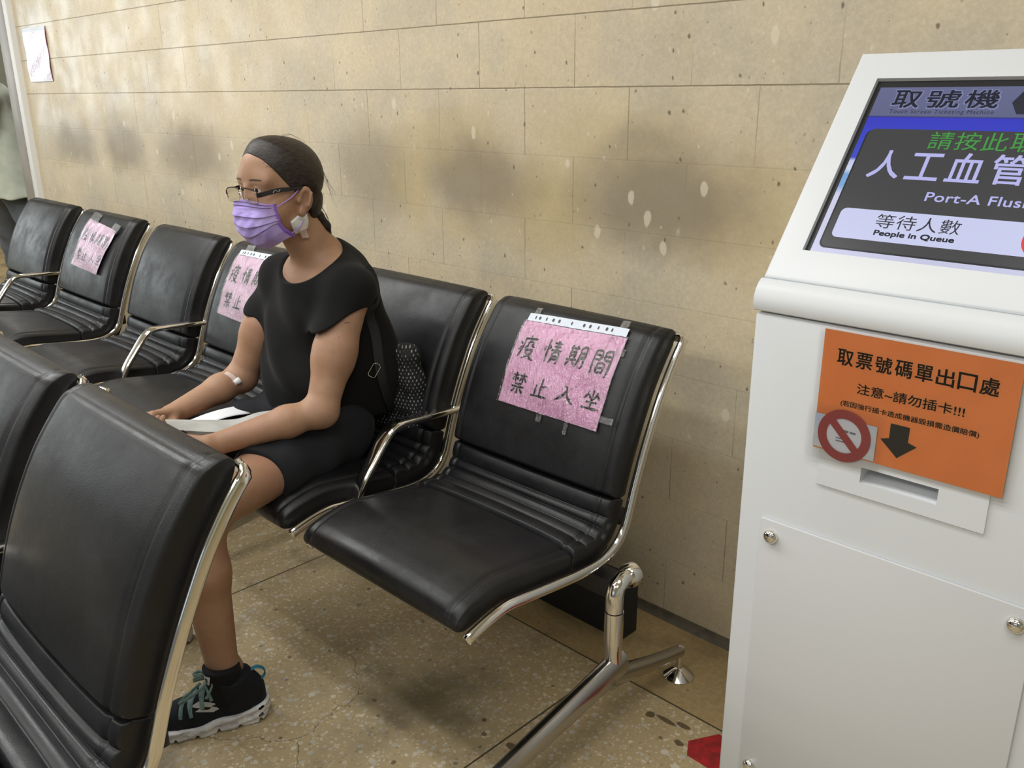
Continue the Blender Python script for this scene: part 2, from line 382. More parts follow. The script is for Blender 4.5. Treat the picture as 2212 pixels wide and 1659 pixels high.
# ------------------------------------------------------------------ beam seating
#BEGIN_PROFILE
PROF = [(1.618,.862),(1.592,.828),(1.557,.774),(1.528,.718),(1.503,.665),(1.480,.61),(1.461,.56),(1.448,.52),(1.432,.478),(1.405,.447),(1.36,.428),(1.30,.425),(1.20,.434),(1.10,.446),(1.06,.449),(1.02,.443),(.985,.434),(.961,.426)]
_P = np.array(PROF); _d = np.r_[0, np.cumsum(np.linalg.norm(np.diff(_P, axis=0), axis=1))]; S_END = _d[-1]
def prof(s):
    s = np.atleast_1d(np.asarray(s, float)); sc = np.clip(s, 0, S_END)
    def ev(q):
        q = np.clip(q, 0, S_END); i = np.clip(np.searchsorted(_d, q)-1, 0, len(_P)-2); u = ((q-_d[i])/(_d[i+1]-_d[i]))[:, None]
        a, b, c, e = _P[np.maximum(i-1, 0)], _P[i], _P[i+1], _P[np.minimum(i+2, len(_P)-1)]
        return 0.5*(2*b+(c-a)*u+(2*a-5*b+4*c-e)*u*u+(-a+3*b-3*c+e)*u**3)
    p = ev(sc); t = ev(sc+0.012)-ev(sc-0.012); t /= np.linalg.norm(t, axis=1)[:, None]
    p = p+t*(s-sc)[:, None]
    return p, t, np.stack([t[:, 1], -t[:, 0]], 1)
S_A, S_B = 0.365, 0.605      # seams: backrest / ribs / seat
def t_front(s):
    s = np.asarray(s, float)
    back = 0.060+0.010*np.sin(np.clip((s+0.02)/(S_A+0.02), 0, 1)*np.pi)
    ph = (s-S_A)/(S_B-S_A)*5
    rib = 0.048+0.0085*np.sqrt(np.abs(np.sin(np.pi*ph))+1e-6)
    seat = 0.048+0.004*np.sin(np.clip((s-S_B)/(S_END-S_B), 0, 1)*np.pi)
    return np.where(s < S_A, back, np.where(s < S_B, rib, seat))
def front_pt(x_frac, s, lift=0.0):
    "pad surface (y, z) at lateral fraction x_frac (-1..1)"
    p, t, n = prof(s); h = (t_front(s)+0.008*(1-np.asarray(x_frac)**2)+lift)
    return p+n*h[:, None]
#END_PROFILE
def pad(xc, w, s0, s1, cap0, cap1, y_off=0.0, ribs=False, ns=90):
    nth = 104
    ss = np.unique(np.r_[np.linspace(s0, s1, ns), s0+(np.linspace(0, 1, 14)**2)*cap0, s1-(np.linspace(0, 1, 14)**2)*cap1])
    p, t, n = prof(ss); T = t_front(np.clip(ss, 0 if not ribs else S_A+1e-4, S_END))
    if ribs: pass
    th = np.linspace(0, 2*np.pi, nth, endpoint=False); e = 2/7.0
    cx = np.sign(np.cos(th))*np.abs(np.cos(th))**e; cn = np.sign(np.sin(th))*np.abs(np.sin(th))**e
    V = []
    for i, s in enumerate(ss):
        k = 1.0
        if s-s0 < cap0: k = min(k, math.sqrt(max(0, 1-(1-(s-s0)/cap0)**2)))
        if s1-s < cap1: k = min(k, math.sqrt(max(0, 1-(1-(s1-s)/cap1)**2)))
        bot = -0.012; c = (T[i]+bot)/2+0.0; h = (T[i]-bot)/2*max(k, 0.02)
        if cap0 > 0.03 and s-s0 < cap0: c = c*(0.55+0.45*k)      # the top rolls over towards the back
        x = cx*w/2*(0.985+0.015*k); fr = 2*x/w
        hh = c+cn*h
        front = np.clip(cn, 0, 1)*k
        hh = hh+front*0.008*(1-fr**2)
        hh -= front*0.006*np.exp(-((np.abs(x)-(w/2-0.030))/0.0045)**2)
        side = np.exp(-((hh-(c+0.3*h))/0.003)**2)+np.exp(-((hh-(c-0.25*h))/0.003)**2)
        x = x-np.sign(x)*0.003*side*(np.abs(fr) > 0.97)
        for a, b in zip(x, hh): V.append((xc+a, p[i, 0]+n[i, 0]*b+y_off, p[i, 1]+n[i, 1]*b))
    m = len(ss); F = [[i*nth+k, i*nth+(k+1) % nth, (i+1)*nth+(k+1) % nth, (i+1)*nth+k] for i in range(m-1) for k in range(nth)]
    F += [list(range(nth))[::-1], [(m-1)*nth+k for k in range(nth)]]
    return MB().add(V, F)
def rail_mb(x, y_off, inward):
    ss = np.linspace(0.0, S_END, 70); p, _, _ = prof(ss)
    pts = [(x, a+y_off, b) for a, b in p]
    pts = [(x+inward*0.030, 1.634+y_off, 0.875), (x+inward*0.008, 1.632+y_off, 0.875), (x, 1.627+y_off, 0.872)]+pts+[(x+inward*0.001, 0.953+y_off, 0.4215)]
    return MB().tube(pts, (0.0076, 0.0115), 14, 3.0)
def make_leg(b, lx, yo):
    leg = MB().tube([(lx, 1.362+yo, 0.15), (lx, 1.360+yo, 0.235)], 0.0195, 20).tube([(lx, 1.360+yo, 0.2355), (lx, 1.360+yo, 0.315)], 0.0215, 20).tube([(lx, 1.360+yo, 0.3165), (lx, 1.360+yo, 0.35), (lx, 1.366+yo, 0.372), (lx, 1.385+yo, 0.382), (lx, 1.402+yo, 0.382)], 0.020, 20)
    leg.lathe([(0.001, 0), (0.026, 0), (0.028, 0.006), (0.028, 0.022), (0.02, 0.026), (0.001, 0.026)], (lx, 1.402+yo, 0.382), 'y', 24)
    L = leg.build('leg', M_CHROME, b)
    fr = [(lx, 1.392+yo, 0.172), (lx, 1.36+yo, 0.165), (lx, 1.20+yo, 0.136), (lx, 1.04+yo, 0.108), (lx, 0.90+yo, 0.082), (lx, 0.86+yo, 0.073)]
    MB().tube(smooth_path(fr, 14), [(0.022-0.006*i/13, 0.035-0.016*i/13) for i in range(14)], 18, 2.6).build('foot_arm', M_STEEL, L)
    rr = [(lx, 1.35+yo, 0.142), (lx, 1.40+yo, 0.132), (lx, 1.52+yo, 0.100), (lx, (1.636 if lx > -1.05 else 1.59)+yo, 0.074)]
    MB().tube(smooth_path(rr, 12), [(0.020-0.006*i/11, 0.024-0.011*i/11) for i in range(12)], 18, 2.6).build('foot_arm', M_STEEL, L)
    for fy in (1.635 if lx > -1.05 else 1.59, 0.87):
        MB().lathe([(0.001, 0.0), (0.037, 0.0), (0.038, 0.004), (0.016, 0.023), (0.008, 0.026), (0.008, 0.070), (0.011, 0.076), (0.010, 0.086), (0.001, 0.090)], (lx, fy+yo, 0.0), 'z', 28).build('foot_glide', M_CHROME, L)
def make_bench(label, rails, padw, yo, legs, arms, beam):
    b = thing('waiting_bench', label, 'bench', (rails[-1]+(rails[0]-rails[-1])/2-padw/2, 1.36+yo, 0))
    for xr in rails:
        xl = xr-padw-0.012; xc = xr-0.017-padw/2
        S = pad(xc, padw, S_B, S_END+0.012, 0.012, 0.045, yo, ns=70).build('seat', M_LEATHER, b, auto=None)
        pad(xc, padw, -0.026, S_A, 0.055, 0.012, yo, ns=70).build('backrest', M_LEATHER, S, auto=None)
        pad(xc, padw-0.004, S_A, S_B, 0.008, 0.008, yo, ribs=True, ns=130).build('ribbed_lumbar_pad', M_LEATHER, S, auto=None)
        rail_mb(xr, yo, -1).build('side_rail', M_CHROME, S, auto=None)
        rail_mb(xl, yo, 1).build('side_rail', M_CHROME, S, auto=None)
        br = MB()
        for q in (xr-0.06, xl+0.06):
            ln = [(1.462, .50), (1.475, .48), (1.44, .405), (1.40, .385), (1.33, .385), (1.22, .415), (1.22, .428), (1.36, .422), (1.41, .44), (1.44, .485)]
            V = [(q+d, y+yo, z) for d in (-0.006, 0.006) for (y, z) in ln]; k = len(ln)
            br.add(V, [list(range(k))[::-1], [k+i for i in range(k)]]+[[i, (i+1) % k, k+(i+1) % k, k+i] for i in range(k)])
        br.box(xl+0.03, xr-0.03, 1.455+yo, 1.475+yo, 0.465, 0.505, 0.004)
        br.build('seat_bracket', M_BLACK, S, auto=30)
    for xa in arms:
        pts = smooth_path([(xa, 1.520+yo, 0.597), (xa, 1.40+yo, 0.603), (xa, 1.315+yo, 0.607), (xa, 1.275+yo, 0.606), (xa, 1.245+yo, 0.588), (xa, 1.205+yo, 0.540), (xa, 1.165+yo, 0.488), (xa, 1.140+yo, 0.440)], 40)
        MB().tube(pts, (0.020, 0.009), 18, 3.2).build('armrest', M_CHROME, b, auto=None)
    MB().box(beam[0], beam[1], 1.360+yo, 1.415+yo, 0.335, 0.383, 0.005).build('beam', M_BLACK, b)
    for lx in legs: make_leg(b, lx, yo)
    return b
make_bench('two-seat black leather bench nearest the kiosk, right seat taped with a pink paper', [-1.064, -1.6694], 0.522, 0.0, [-1.030], [-1.672], (-2.335, -1.045))
make_bench('two-seat black leather bench behind the seated woman, just left of her seat', [-2.412, -3.0545], 0.520, 0.0, [-2.385], [-3.057], (-3.665, -2.41))
make_bench('two-seat black leather bench at the far left end of the wall row', [-3.755, -4.480], 0.575, 0.0, [-3.72, -5.16], [-4.473], (-5.16, -3.735))
make_bench('black leather bench in the foreground, its backrests cut by the left frame edge', [-1.113, -1.717], 0.528, -1.056, [-1.09, -2.32], [-1.72], (-2.32, -1.10))

# ------------------------------------------------------------------ black box under the bench, red tape
tag(MB().box(-3.55, -1.225, 1.652, 1.722, 0.0, 0.165, 0.004).build('black_box', M_DARKWOOD, origin=(-2.4, 1.685, 0)), 'long low black box on the floor under the wall benches', 'box')
rv = [(-0.855, 1.412, .0012), (-0.62, 1.405, .0012), (-0.62, 1.462, .0012), (-0.84, 1.520, .0012), (-0.878, 1.452, .0012)]
M_RED = vary(new_mat('red_floor_tape', rough=0.4), (0.42, 0.012, 0.018), (0.22, 0.012, 0.016), 40)
rv2 = [(p[0], p[1], 0.0) for p in rv]
tag(MB().add(rv+rv2, [[0, 1, 2, 3, 4], [9, 8, 7, 6, 5]]+[[i, i+5, (i+1) % 5+5, (i+1) % 5] for i in range(5)]).build('floor_tape', M_RED, smooth=False, origin=(-0.75, 1.45, 0)), 'strip of red tape stuck to the floor beside the white kiosk', 'tape')

# ------------------------------------------------------------------ pink paper notices
M_PINK = vary(new_mat('pink_paper', rough=0.7), (0.80, 0.43, 0.64), (0.83, 0.48, 0.68), 8)
M_PALEPINK = vary(new_mat('pale_pink_paper', rough=0.7), (0.82, 0.58, 0.73), (0.85, 0.63, 0.76), 8)
M_INK = new_mat('black_marker_ink', (0.022, 0.018, 0.022), 0.6)
M_STRIP = new_mat('white_binder_strip', (0.66, 0.72, 0.80), 0.45)
def plastic(name, fac, strength, scale, rough=0.16):
    m = bpy.data.materials.new(name); m.use_nodes = True; t = NT(m); t.n.clear()
    out = t.n.new('ShaderNodeOutputMaterial'); mx = t.n.new('ShaderNodeMixShader'); tr = t.n.new('ShaderNodeBsdfTransparent'); gl = t.n.new('ShaderNodeBsdfGlossy')
    gl.inputs['Roughness'].default_value = rough; gl.inputs['Color'].default_value = (1, 1, 1, 1)
    co = t.node('ShaderNodeTexCoord').outputs['Object']
    n1 = t.noise(t.scale3(co, (1, 0.5, 0.5)), scale, 4, 0.65); n2 = t.noise(co, scale*3.5, 3, 0.6)
    h = t.math('ADD', t.math('ABSOLUTE', t.math('SUBTRACT', n1, 0.5)), t.math('MULTIPLY', n2, 0.25))
    bp = t.n.new('ShaderNodeBump'); bp.inputs['Strength'].default_value = strength; bp.inputs['Distance'].default_value = 0.02
    t.l.new(h, bp.inputs['Height']); t.l.new(bp.outputs[0], gl.inputs['Normal'])
    lw = t.n.new('ShaderNodeFresnel'); lw.inputs['IOR'].default_value = 1.5; t.l.new(bp.outputs[0], lw.inputs['Normal'])
    t.l.new(t.math('ADD', t.math('MULTIPLY', lw.outputs[0], 0.9), fac, clamp=True), mx.inputs[0])
    t.l.new(tr.outputs[0], mx.inputs[1]); t.l.new(gl.outputs[0], mx.inputs[2]); t.l.new(mx.outputs[0], out.inputs[0])
    return m
M_SLEEVE = plastic('clear_plastic_sleeve', 0.09, 1.0, 30, 0.13)
M_TAPE = plastic('clear_sticky_tape', 0.10, 0.6, 60)

GLYPH = {
 '疫': [[(50,2),(57,11)],[(24,17),(92,14)],[(27,17),(26,48),(8,94)],[(7,32),(17,42)],[(2,64),(23,50)],[(50,28),(48,42),(36,54)],[(50,28),(72,27),(71,42),(86,46)],[(38,61),(76,58),(60,80),(30,96)],[(42,66),(62,84),(94,97)]],
 '情': [[(10,34),(5,53)],[(22,4),(22,97)],[(30,28),(37,42)],[(48,17),(90,15)],[(50,31),(88,29)],[(68,4),(68,45)],[(41,46),(97,44)],[(53,57),(52,80),(43,97)],[(53,57),(87,55),(87,91),(77,94)],[(54,69),(84,68)],[(54,80),(84,79)]],
 '期': [[(7,19),(55,16)],[(18,5),(19,66)],[(42,4),(42,66)],[(20,35),(40,33)],[(20,50),(40,48)],[(2,69),(57,66)],[(20,74),(4,94)],[(38,74),(51,88)],[(67,12),(66,60),(55,96)],[(67,12),(93,11),(93,87),(82,93)],[(68,34),(91,33)],[(68,56),(91,54)]],
 '間': [[(8,9),(8,97)],[(8,11),(40,10),(40,40),(10,41)],[(10,26),(39,25)],[(59,10),(59,41)],[(59,11),(92,10),(92,91),(81,96)],[(60,26),(91,25)],[(60,41),(91,40)],[(34,54),(34,90)],[(34,55),(66,54),(66,90)],[(35,71),(65,70)],[(35,87),(65,86)]],
 '禁': [[(7,17),(46,15)],[(27,3),(27,49)],[(26,18),(4,42)],[(29,23),(44,37)],[(51,16),(95,14)],[(72,2),(72,49)],[(70,18),(53,42)],[(74,20),(98,41)],[(27,55),(73,53)],[(8,68),(94,65)],[(50,67),(50,95),(41,91)],[(31,75),(12,95)],[(66,75),(86,92)]],
 '止': [[(53,4),(52,88)],[(54,43),(88,40)],[(24,38),(24,88)],[(2,91),(98,88)]],
 '入': [[(40,6),(54,20),(42,58),(6,95)],[(53,24),(64,60),(98,95)]],
 '坐': [[(29,14),(24,32),(8,53)],[(28,30),(43,47)],[(73,14),(68,32),(56,52)],[(72,29),(91,47)],[(50,6),(50,91)],[(22,66),(80,63)],[(4,94),(97,91)]],
}
def brush(mb, fn, glyph, box, wd=0.011, seed=0):
    rg = random.Random(seed); u0, v0, u1, v1 = box
    for st in GLYPH[glyph]:
        pts = smooth_path([(u0+a/100*(u1-u0)+rg.uniform(-.002, .002), v0+b/100*(v1-v0), 0) for a, b in st], 4+6*(len(st)-1))
        n = len(pts); L, R = [], []
        for i in range(n):
            d = pts[min(i+1, n-1)]-pts[max(i-1, 0)]; d[1] *= 0.67; d /= np.linalg.norm(d)+1e-9
            f = i/(n-1); w = wd*(0.62+0.38*math.cos(f*5.2)**2)*(0.45 if i in (0,) else 1)*(0.55 if i == n-1 else 1)*rg.uniform(.92, 1.06)
            L.append((pts[i][0]-d[1]*w, pts[i][1]+d[0]*w*1.5)); R.append((pts[i][0]+d[1]*w, pts[i][1]-d[0]*w*1.5))
        p = np.array(L+R); mb.add(fn(p[:, 0], p[:, 1]), [[i, i+1, n+i+1, n+i] for i in range(n-1)])
LAY = [('疫', .045, .17, .235, .45), ('情', .305, .16, .485, .43), ('期', .545, .17, .725, .42), ('間', .785, .16, .955, .44), ('禁', .085, .60, .245, .87), ('止', .315, .60, .485, .85), ('入', .55, .61, .735, .82), ('坐', .80, .57, .975, .81)]
def pad_notice(label, xc, w, TL, TR, BR, BL, group, mat, lift=0.002, warp=None, strip=True, sleeve_top=0.018, tapes=()):
    def fn(lf):
        def g(u, v):
            u = np.asarray(u, float); v = np.asarray(v, float)
            xf = (1-u)*(1-v)*TL[0]+u*(1-v)*TR[0]+u*v*BR[0]+(1-u)*v*BL[0]; s = (1-u)*(1-v)*TL[1]+u*(1-v)*TR[1]+u*v*BR[1]+(1-u)*v*BL[1]
            wv = 0.0011*np.sin(u*9+v*5)+0.0009*np.sin(v*13-u*4)+0.0012
            if warp is not None: wv = wv+warp(u, v)
            yz = front_pt(np.clip(xf, -1, 1), s, lf+wv)
            return np.stack([xc+xf*w/2, yz[:, 0], yz[:, 1]], 1)
        return g
    c = fn(lift)(np.array([.5]), np.array([.5]))[0]
    root = thing('paper_notice', label, 'notice', tuple(c), group)
    def sheet(name, lf, mat, u0=0, u1=1, v0=0, v1=1, nu=40, nv=28):
        uu, vv = np.meshgrid(np.linspace(u0, u1, nu), np.linspace(v0, v1, nv)); P = fn(lf)(uu.ravel(), vv.ravel())
        return mesh(name, P, [[j*nu+i, (j+1)*nu+i, (j+1)*nu+i+1, j*nu+i+1] for j in range(nv-1) for i in range(nu-1)], mat, root)
    sheet('paper_sheet', lift, mat)
    for k, (gch, a, b, c2, d) in enumerate(LAY):
        ink = MB(); brush(ink, fn(lift+0.0008), gch, (a, b, c2, d), seed=k)
        mesh('handwritten_character', np.concatenate(ink.v), ink.f, M_INK, root, False)
    if strip:
        st = sheet('binder_strip', lift+0.0012, M_STRIP, 0.01, 0.99, -0.085, -0.005, 30, 4)
        for q, rr in [(.09, .6), (.135, 1), (.205, .6), (.275, 1), (.335, 1), (.46, .6), (.58, 1), (.64, 1), (.72, .6), (.80, 1), (.85, .7)]:
            a = np.linspace(0, 2*np.pi, 12, endpoint=False)
            mesh('punched_hole', fn(lift+0.0018)(q+0.011*rr*np.cos(a), -0.045+0.018*np.sin(a)), [list(range(12))], M_BLACK, st, False)
    sheet('plastic_sleeve', lift+0.0022, M_SLEEVE, -0.012, 1.012, -0.01, 1.006, 60, 40)
    for (a, b, c2, d) in tapes: sheet('tape', lift+0.001, M_TAPE, a, c2, b, d, 4, 4)
    return root
SG = 'pink no-sitting notices'
pad_notice('pink handwritten notice taped to the seat nearest the kiosk', -1.064-.017-.553/2, .553, (-.356, .046), (.735, .036), (.754, .238), (-.354, .238), SG, M_PINK, tapes=[(.43, .99, .48, 1.10), (.70, .99, .74, 1.14), (1.0, .83, 1.12, .90), (.05, -.16, .11, -.03), (.90, -.20, .97, -.03), (.93, .12, 1.03, .20)])
pad_notice('pale pink handwritten notice half hidden behind the seated woman', -2.412-.017-.592/2, .592, (-.421, .048), (.575, .044), (.60, .258), (-.41, .2476), SG, M_PALEPINK, tapes=[(.10, -.18, .28, 0.0)])
pad_notice('crumpled pale pink notice on the second seat from the left', -3.74-.017-.66/2, .66, (-.25, .040), (.739, .068), (.600, .254), (-.278, .243), SG, M_PALEPINK, warp=lambda u, v: 0.020*np.clip(u-.62, 0, 1)**1.3+0.0015*np.sin(u*40+v*9), strip=False, tapes=[(-.02, -.16, .30, .04), (.80, -.14, 1.04, .06)])
def wall_notice():
    root = thing('paper_notice', 'glossy pink notice on the stone wall beside the grey door frame', 'notice', (-5.36, YW-.004, 1.61), SG)
    def g(u, v):
        u = np.asarray(u); v = np.asarray(v)
        return np.stack([-5.53+u*.335+0*v, YW-.004-.002*np.sin(u*7)-.002*np.sin(v*11+u*6), 1.728-.25*v], -1)
    def sheet(name, mat, v0, v1, d):
        n = 30; uu, vv = np.meshgrid(np.linspace(0, 1, n), np.linspace(v0, v1, n)); P = g(uu.ravel(), vv.ravel()); P[:, 1] -= d
        return mesh(name, P, [[j*n+i, (j+1)*n+i, (j+1)*n+i+1, j*n+i+1] for j in range(n-1) for i in range(n-1)], mat, root)
    sheet('paper_sheet', M_PINK, 0, 1, 0); sheet('binder_strip', M_STRIP, -.08, -.005, .001); sheet('plastic_sleeve', M_SLEEVE2, -.005, 1.01, .002)
M_SLEEVE2 = plastic('glaring_plastic_sleeve', 0.17, 0.30, 16, 0.3)
wall_notice()

# ------------------------------------------------------------------ ticket kiosk
M_KIOSK = bump_mat(new_mat('white_powder_coat', (0.70, 0.72, 0.735), 0.42), 260, 0.03)
M_KPANEL = new_mat('frosted_acrylic', (0.62, 0.625, 0.625), 0.28)
M_BEZEL = new_mat('screen_bezel_black', (0.012, 0.012, 0.014), 0.4)
KX0, KX1, KY = -0.742, -0.196, 1.35
kiosk = thing('ticket_kiosk', 'white touch screen ticket kiosk with sloped display at the right', 'kiosk', ((KX0+KX1)/2, 1.55, 0))
def ring_box():
    x0, x1, y0, y1, z0, z1 = KX0, KX1, KY, 1.75, 0.02, 1.0395
    a0, a1, b0, b1, dp = -.5268, -.4046, .7875, .8145, .05
    bm = bmesh.new(); V = lambda *p: bm.verts.new(p)
    o = [V(x0, y0, z0), V(x1, y0, z0), V(x1, y0, z1), V(x0, y0, z1)]; k = [V(x0, y1, z0), V(x1, y1, z0), V(x1, y1, z1), V(x0, y1, z1)]
    h = [V(a0, y0, b0), V(a1, y0, b0), V(a1, y0, b1), V(a0, y0, b1)]; d = [V(a0, y0+dp, b0+.012), V(a1, y0+dp, b0+.012), V(a1, y0+dp, b1), V(a0, y0+dp, b1)]
    for i in range(4):
        j = (i+1) % 4
        bm.faces.new((o[i], o[j], h[j], h[i])); bm.faces.new((h[i], h[j], d[j], d[i])); bm.faces.new((o[j], o[i], k[i], k[j]))
    bm.faces.new(d); bm.faces.new(k[::-1])
    ed = [e for e in bm.edges if e.verts[0] in o+k and e.verts[1] in o+k]
    bmesh.ops.bevel(bm, geom=ed, offset=0.006, segments=3, affect='EDGES', profile=0.5)
    return bm
mb = MB(); mb.bm(ring_box()); mb.build('cabinet', M_KIOSK, kiosk, auto=30)
def prism(poly, x0, x1, bev=0.0):
    bm = bmesh.new(); A = [bm.verts.new((x0, y, z)) for y, z in poly]; B = [bm.verts.new((x1, y, z)) for y, z in poly]; n = len(poly)
    bm.faces.new(A); bm.faces.new(B[::-1])
    for i in range(n): bm.faces.new((A[(i+1) % n], A[i], B[i], B[(i+1) % n]))
    bmesh.ops.recalc_face_normals(bm, faces=bm.faces[:])
    if bev: bmesh.ops.bevel(bm, geom=[e for e in bm.edges if e.calc_face_angle(0) > 0.6], offset=bev, segments=3, affect='EDGES', profile=0.5)
    m = MB(); m.bm(bm); return m
nose = [(1.352, 1.0425), (1.345, 1.0455), (1.3415, 1.055), (1.3425, 1.067), (1.347, 1.080), (1.355, 1.0905), (1.3635, 1.0965), (1.40, 1.094), (1.75, 1.094), (1.75, 1.0425)]
prism(nose, KX0-.001, KX1+.001).build('front_lip', M_KIOSK, kiosk, auto=30)
EY, EZ = 0.6263, 0.7796        # slope direction
def slope(x, t, d=0.0):         # point on the sloped face; d is height off the face
    x = np.asarray(x, float); t = np.asarray(t, float)
    return np.stack([x+0*t, 1.366+EY*t-EZ*d+0*x, 1.098+EZ*t+EY*d+0*x], -1)
rec = 0.009
b0 = slope(0, 0.0, -rec); b1 = slope(0, .4694, -rec)
prism([(b0[1], b0[2]), (b1[1], b1[2]), (1.70, 1.462), (1.75, 1.455), (1.75, 1.0955), (1.38, 1.0955)], KX0+.001, KX1-.001).build('display_head', M_KIOSK, kiosk, auto=30)
SX0, SX1, ST0, ST1 = -.6936, -.2424, .0603, .4125
def frame_mb():
    bm = bmesh.new(); R = {}
    def ringv(x0, x1, t0, t1, d): return [bm.verts.new(slope(x, t, d)) for x, t in ((x0, t0), (x1, t0), (x1, t1), (x0, t1))]
    oT, oB = ringv(KX0, KX1, .0015, .4700, 0), ringv(KX0, KX1, .0015, .4700, -rec-.004); iT, iB = ringv(SX0, SX1, ST0, ST1, 0), ringv(SX0, SX1, ST0, ST1, -rec-.004)
    for i in range(4):
        j = (i+1) % 4; bm.faces.new((oT[i], oT[j], iT[j], iT[i])); bm.faces.new((oB[j], oB[i], iB[i], iB[j])); bm.faces.new((oT[j], oT[i], oB[i], oB[j])); bm.faces.new((iT[i], iT[j], iB[j], iB[i]))
    bmesh.ops.recalc_face_normals(bm, faces=bm.faces[:])
    bmesh.ops.bevel(bm, geom=[e for e in bm.edges if e.verts[0] in oT and e.verts[1] in oT], offset=0.006, segments=3, affect='EDGES', profile=0.5)
    m = MB(); m.bm(bm); return m
frame_mb().build('screen_surround', M_KIOSK, kiosk, auto=30)
def squad(name, x0, x1, t0, t1, d, mat, parent, r=0.0):
    if r <= 0: pts = [(x0, t0), (x1, t0), (x1, t1), (x0, t1)]
    else:
        pts = []
        for cx, ct, a0 in ((x1-r, t0+r, -90), (x1-r, t1-r, 0), (x0+r, t1-r, 90), (x0+r, t0+r, 180)):
            for k in range(7): a = math.radians(a0+15*k); pts.append((cx+r*math.cos(a), ct+r*math.sin(a)))
    p = np.array(pts); return mesh(name, slope(p[:, 0], p[:, 1], d), [list(range(len(p)))], mat, parent, False)
bez = squad('screen_bezel', SX0, SX1, ST0-.002, ST1, -.0085, M_BEZEL, kiosk)
E_ = lambda n, r, g, b, k=1.0: emit_mat(n, srgb(r, g, b), k)
m_scr = bpy.data.materials.new('screen_picture'); m_scr.use_nodes = True
t_ = NT(m_scr); b_ = bsdf(m_scr); b_.inputs['Base Color'].default_value = (.01, .01, .012, 1); b_.inputs['Roughness'].default_value = .25; b_.inputs['Emission Strength'].default_value = 1
at = t_.node('ShaderNodeAttribute', attribute_name='screen_row'); rp = t_.n.new('ShaderNodeValToRGB'); t_.l.new(at.outputs['Fac'], rp.inputs[0]); t_.l.new(rp.outputs[0], b_.inputs['Emission Color'])
cr = rp.color_ramp; stops = [(0.0, (196, 198, 226)), (.35, (205, 206, 232)), (.40, (120, 165, 215)), (.47, (115, 160, 215)), (.50, (205, 212, 235)), (.55, (190, 200, 235)), (.57, (50, 70, 195)), (.815, (44, 50, 190)), (.822, (40, 44, 90)), (.826, (92, 97, 132)), (1.0, (98, 103, 140))]
cr.elements[0].position, cr.elements[0].color = stops[0][0], srgb(*stops[0][1])+(1,); cr.elements[1].position, cr.elements[1].color = 1.0, srgb(*stops[-1][1])+(1,)
for p_, c in stops[1:-1]: e = cr.elements.new(p_); e.color = srgb(*c)+(1,)
scr = squad('screen', -.684, -.252, ST0-.001, .399, -.0078, m_scr, kiosk)
a_ = scr.data.attributes.new('screen_row', 'FLOAT', 'POINT'); a_.data.foreach_set('value', [0.0, 0.0, 1.0, 1.0])
squad('button_shadow', -.6745, -.262, .0735, .311, -.0075, E_('screen_shadow', 30, 30, 34), scr, .012)
squad('ticket_button', -.6715, -.2645, .0765, .3125, -.0072, E_('screen_dark_grey', 62, 62, 63), scr, .012)
squad('queue_field', -.6600, -.2760, .0955, .1528, -.0069, E_('screen_lavender_white', 203, 207, 240), scr, .010)
p = np.array([(-.345+.031*math.cos(a), .124+.031*math.sin(a)) for a in np.linspace(0, 2*np.pi, 28, endpoint=False)])
mesh('queue_count_dot', slope(p[:, 0], p[:, 1], -.0066), [list(range(28))], E_('screen_red', 226, 62, 62), scr, False)
def stext(name, s, x0, t0, x1, t1, mat, bold=0.0, space=1.0, d=-.0063):
    v, f = text_fit(s, (x0, t0, x1, t1), lambda u, w: slope(u, w, d), bold, space)
    return mesh(name, v, f, mat, scr, False)
m_dk, m_halo, m_gr, m_lv, m_bk = E_('screen_navy_ink', 38, 40, 52), E_('screen_halo', 128, 133, 172), E_('screen_green', 66, 152, 66), E_('screen_lavender', 184, 184, 236), E_('screen_black_ink', 44, 44, 52)
for ch, x0, x1 in (('取', -.652, -.607), ('號', -.596, -.5437), ('機', -.5335, -.4835)):
    stext('heading_halo', ch, x0-.0012, .3548, x1+.0012, .3922, m_halo, .045, 1, -.0068)
    stext('heading', ch, x0, .356, x1, .391, m_dk, .020)
stext('subheading', 'Touch Screen Ticketing Machine', -.651, .3420, -.484, .3520, m_dk, .0, 1.15)
ip = [(-.463, .3665), (-.4515, .3905), (-.438, .3905), (-.441, .376), (-.412, .376), (-.412, .357), (-.441, .357), (-.438, .3445), (-.4505, .3445)]
v, f = lift_poly(ip[::-1], lambda u, w: slope(u, w, -.0064)); mesh('arrow_icon', v, f, m_dk, scr, False)
for i, ch in enumerate('請按此取號'): stext('prompt', ch, -.5645+.0412*i, .2745, -.5275+.0412*i, .3085, m_gr, .0)
for i, ch in enumerate('人工血管沖洗'): stext('service_name', ch, -.6437+.0632*i, .2150, -.5925+.0632*i, .2685 if i != 1 else .2655, m_lv, .012)
stext('service_name', 'Port-A Flush', -.5342, .1765, -.3805, .1930, m_lv, .018, 1.05)
for i, ch in enumerate('等待人數'): stext('queue_caption', ch, -.596+.0338*i, .1200, -.5655+.0338*i, .1462, m_bk, .0)
stext('queue_caption', 'People in Queue', -.591, .1035, -.467, .1155, m_bk, .045, 1.0)
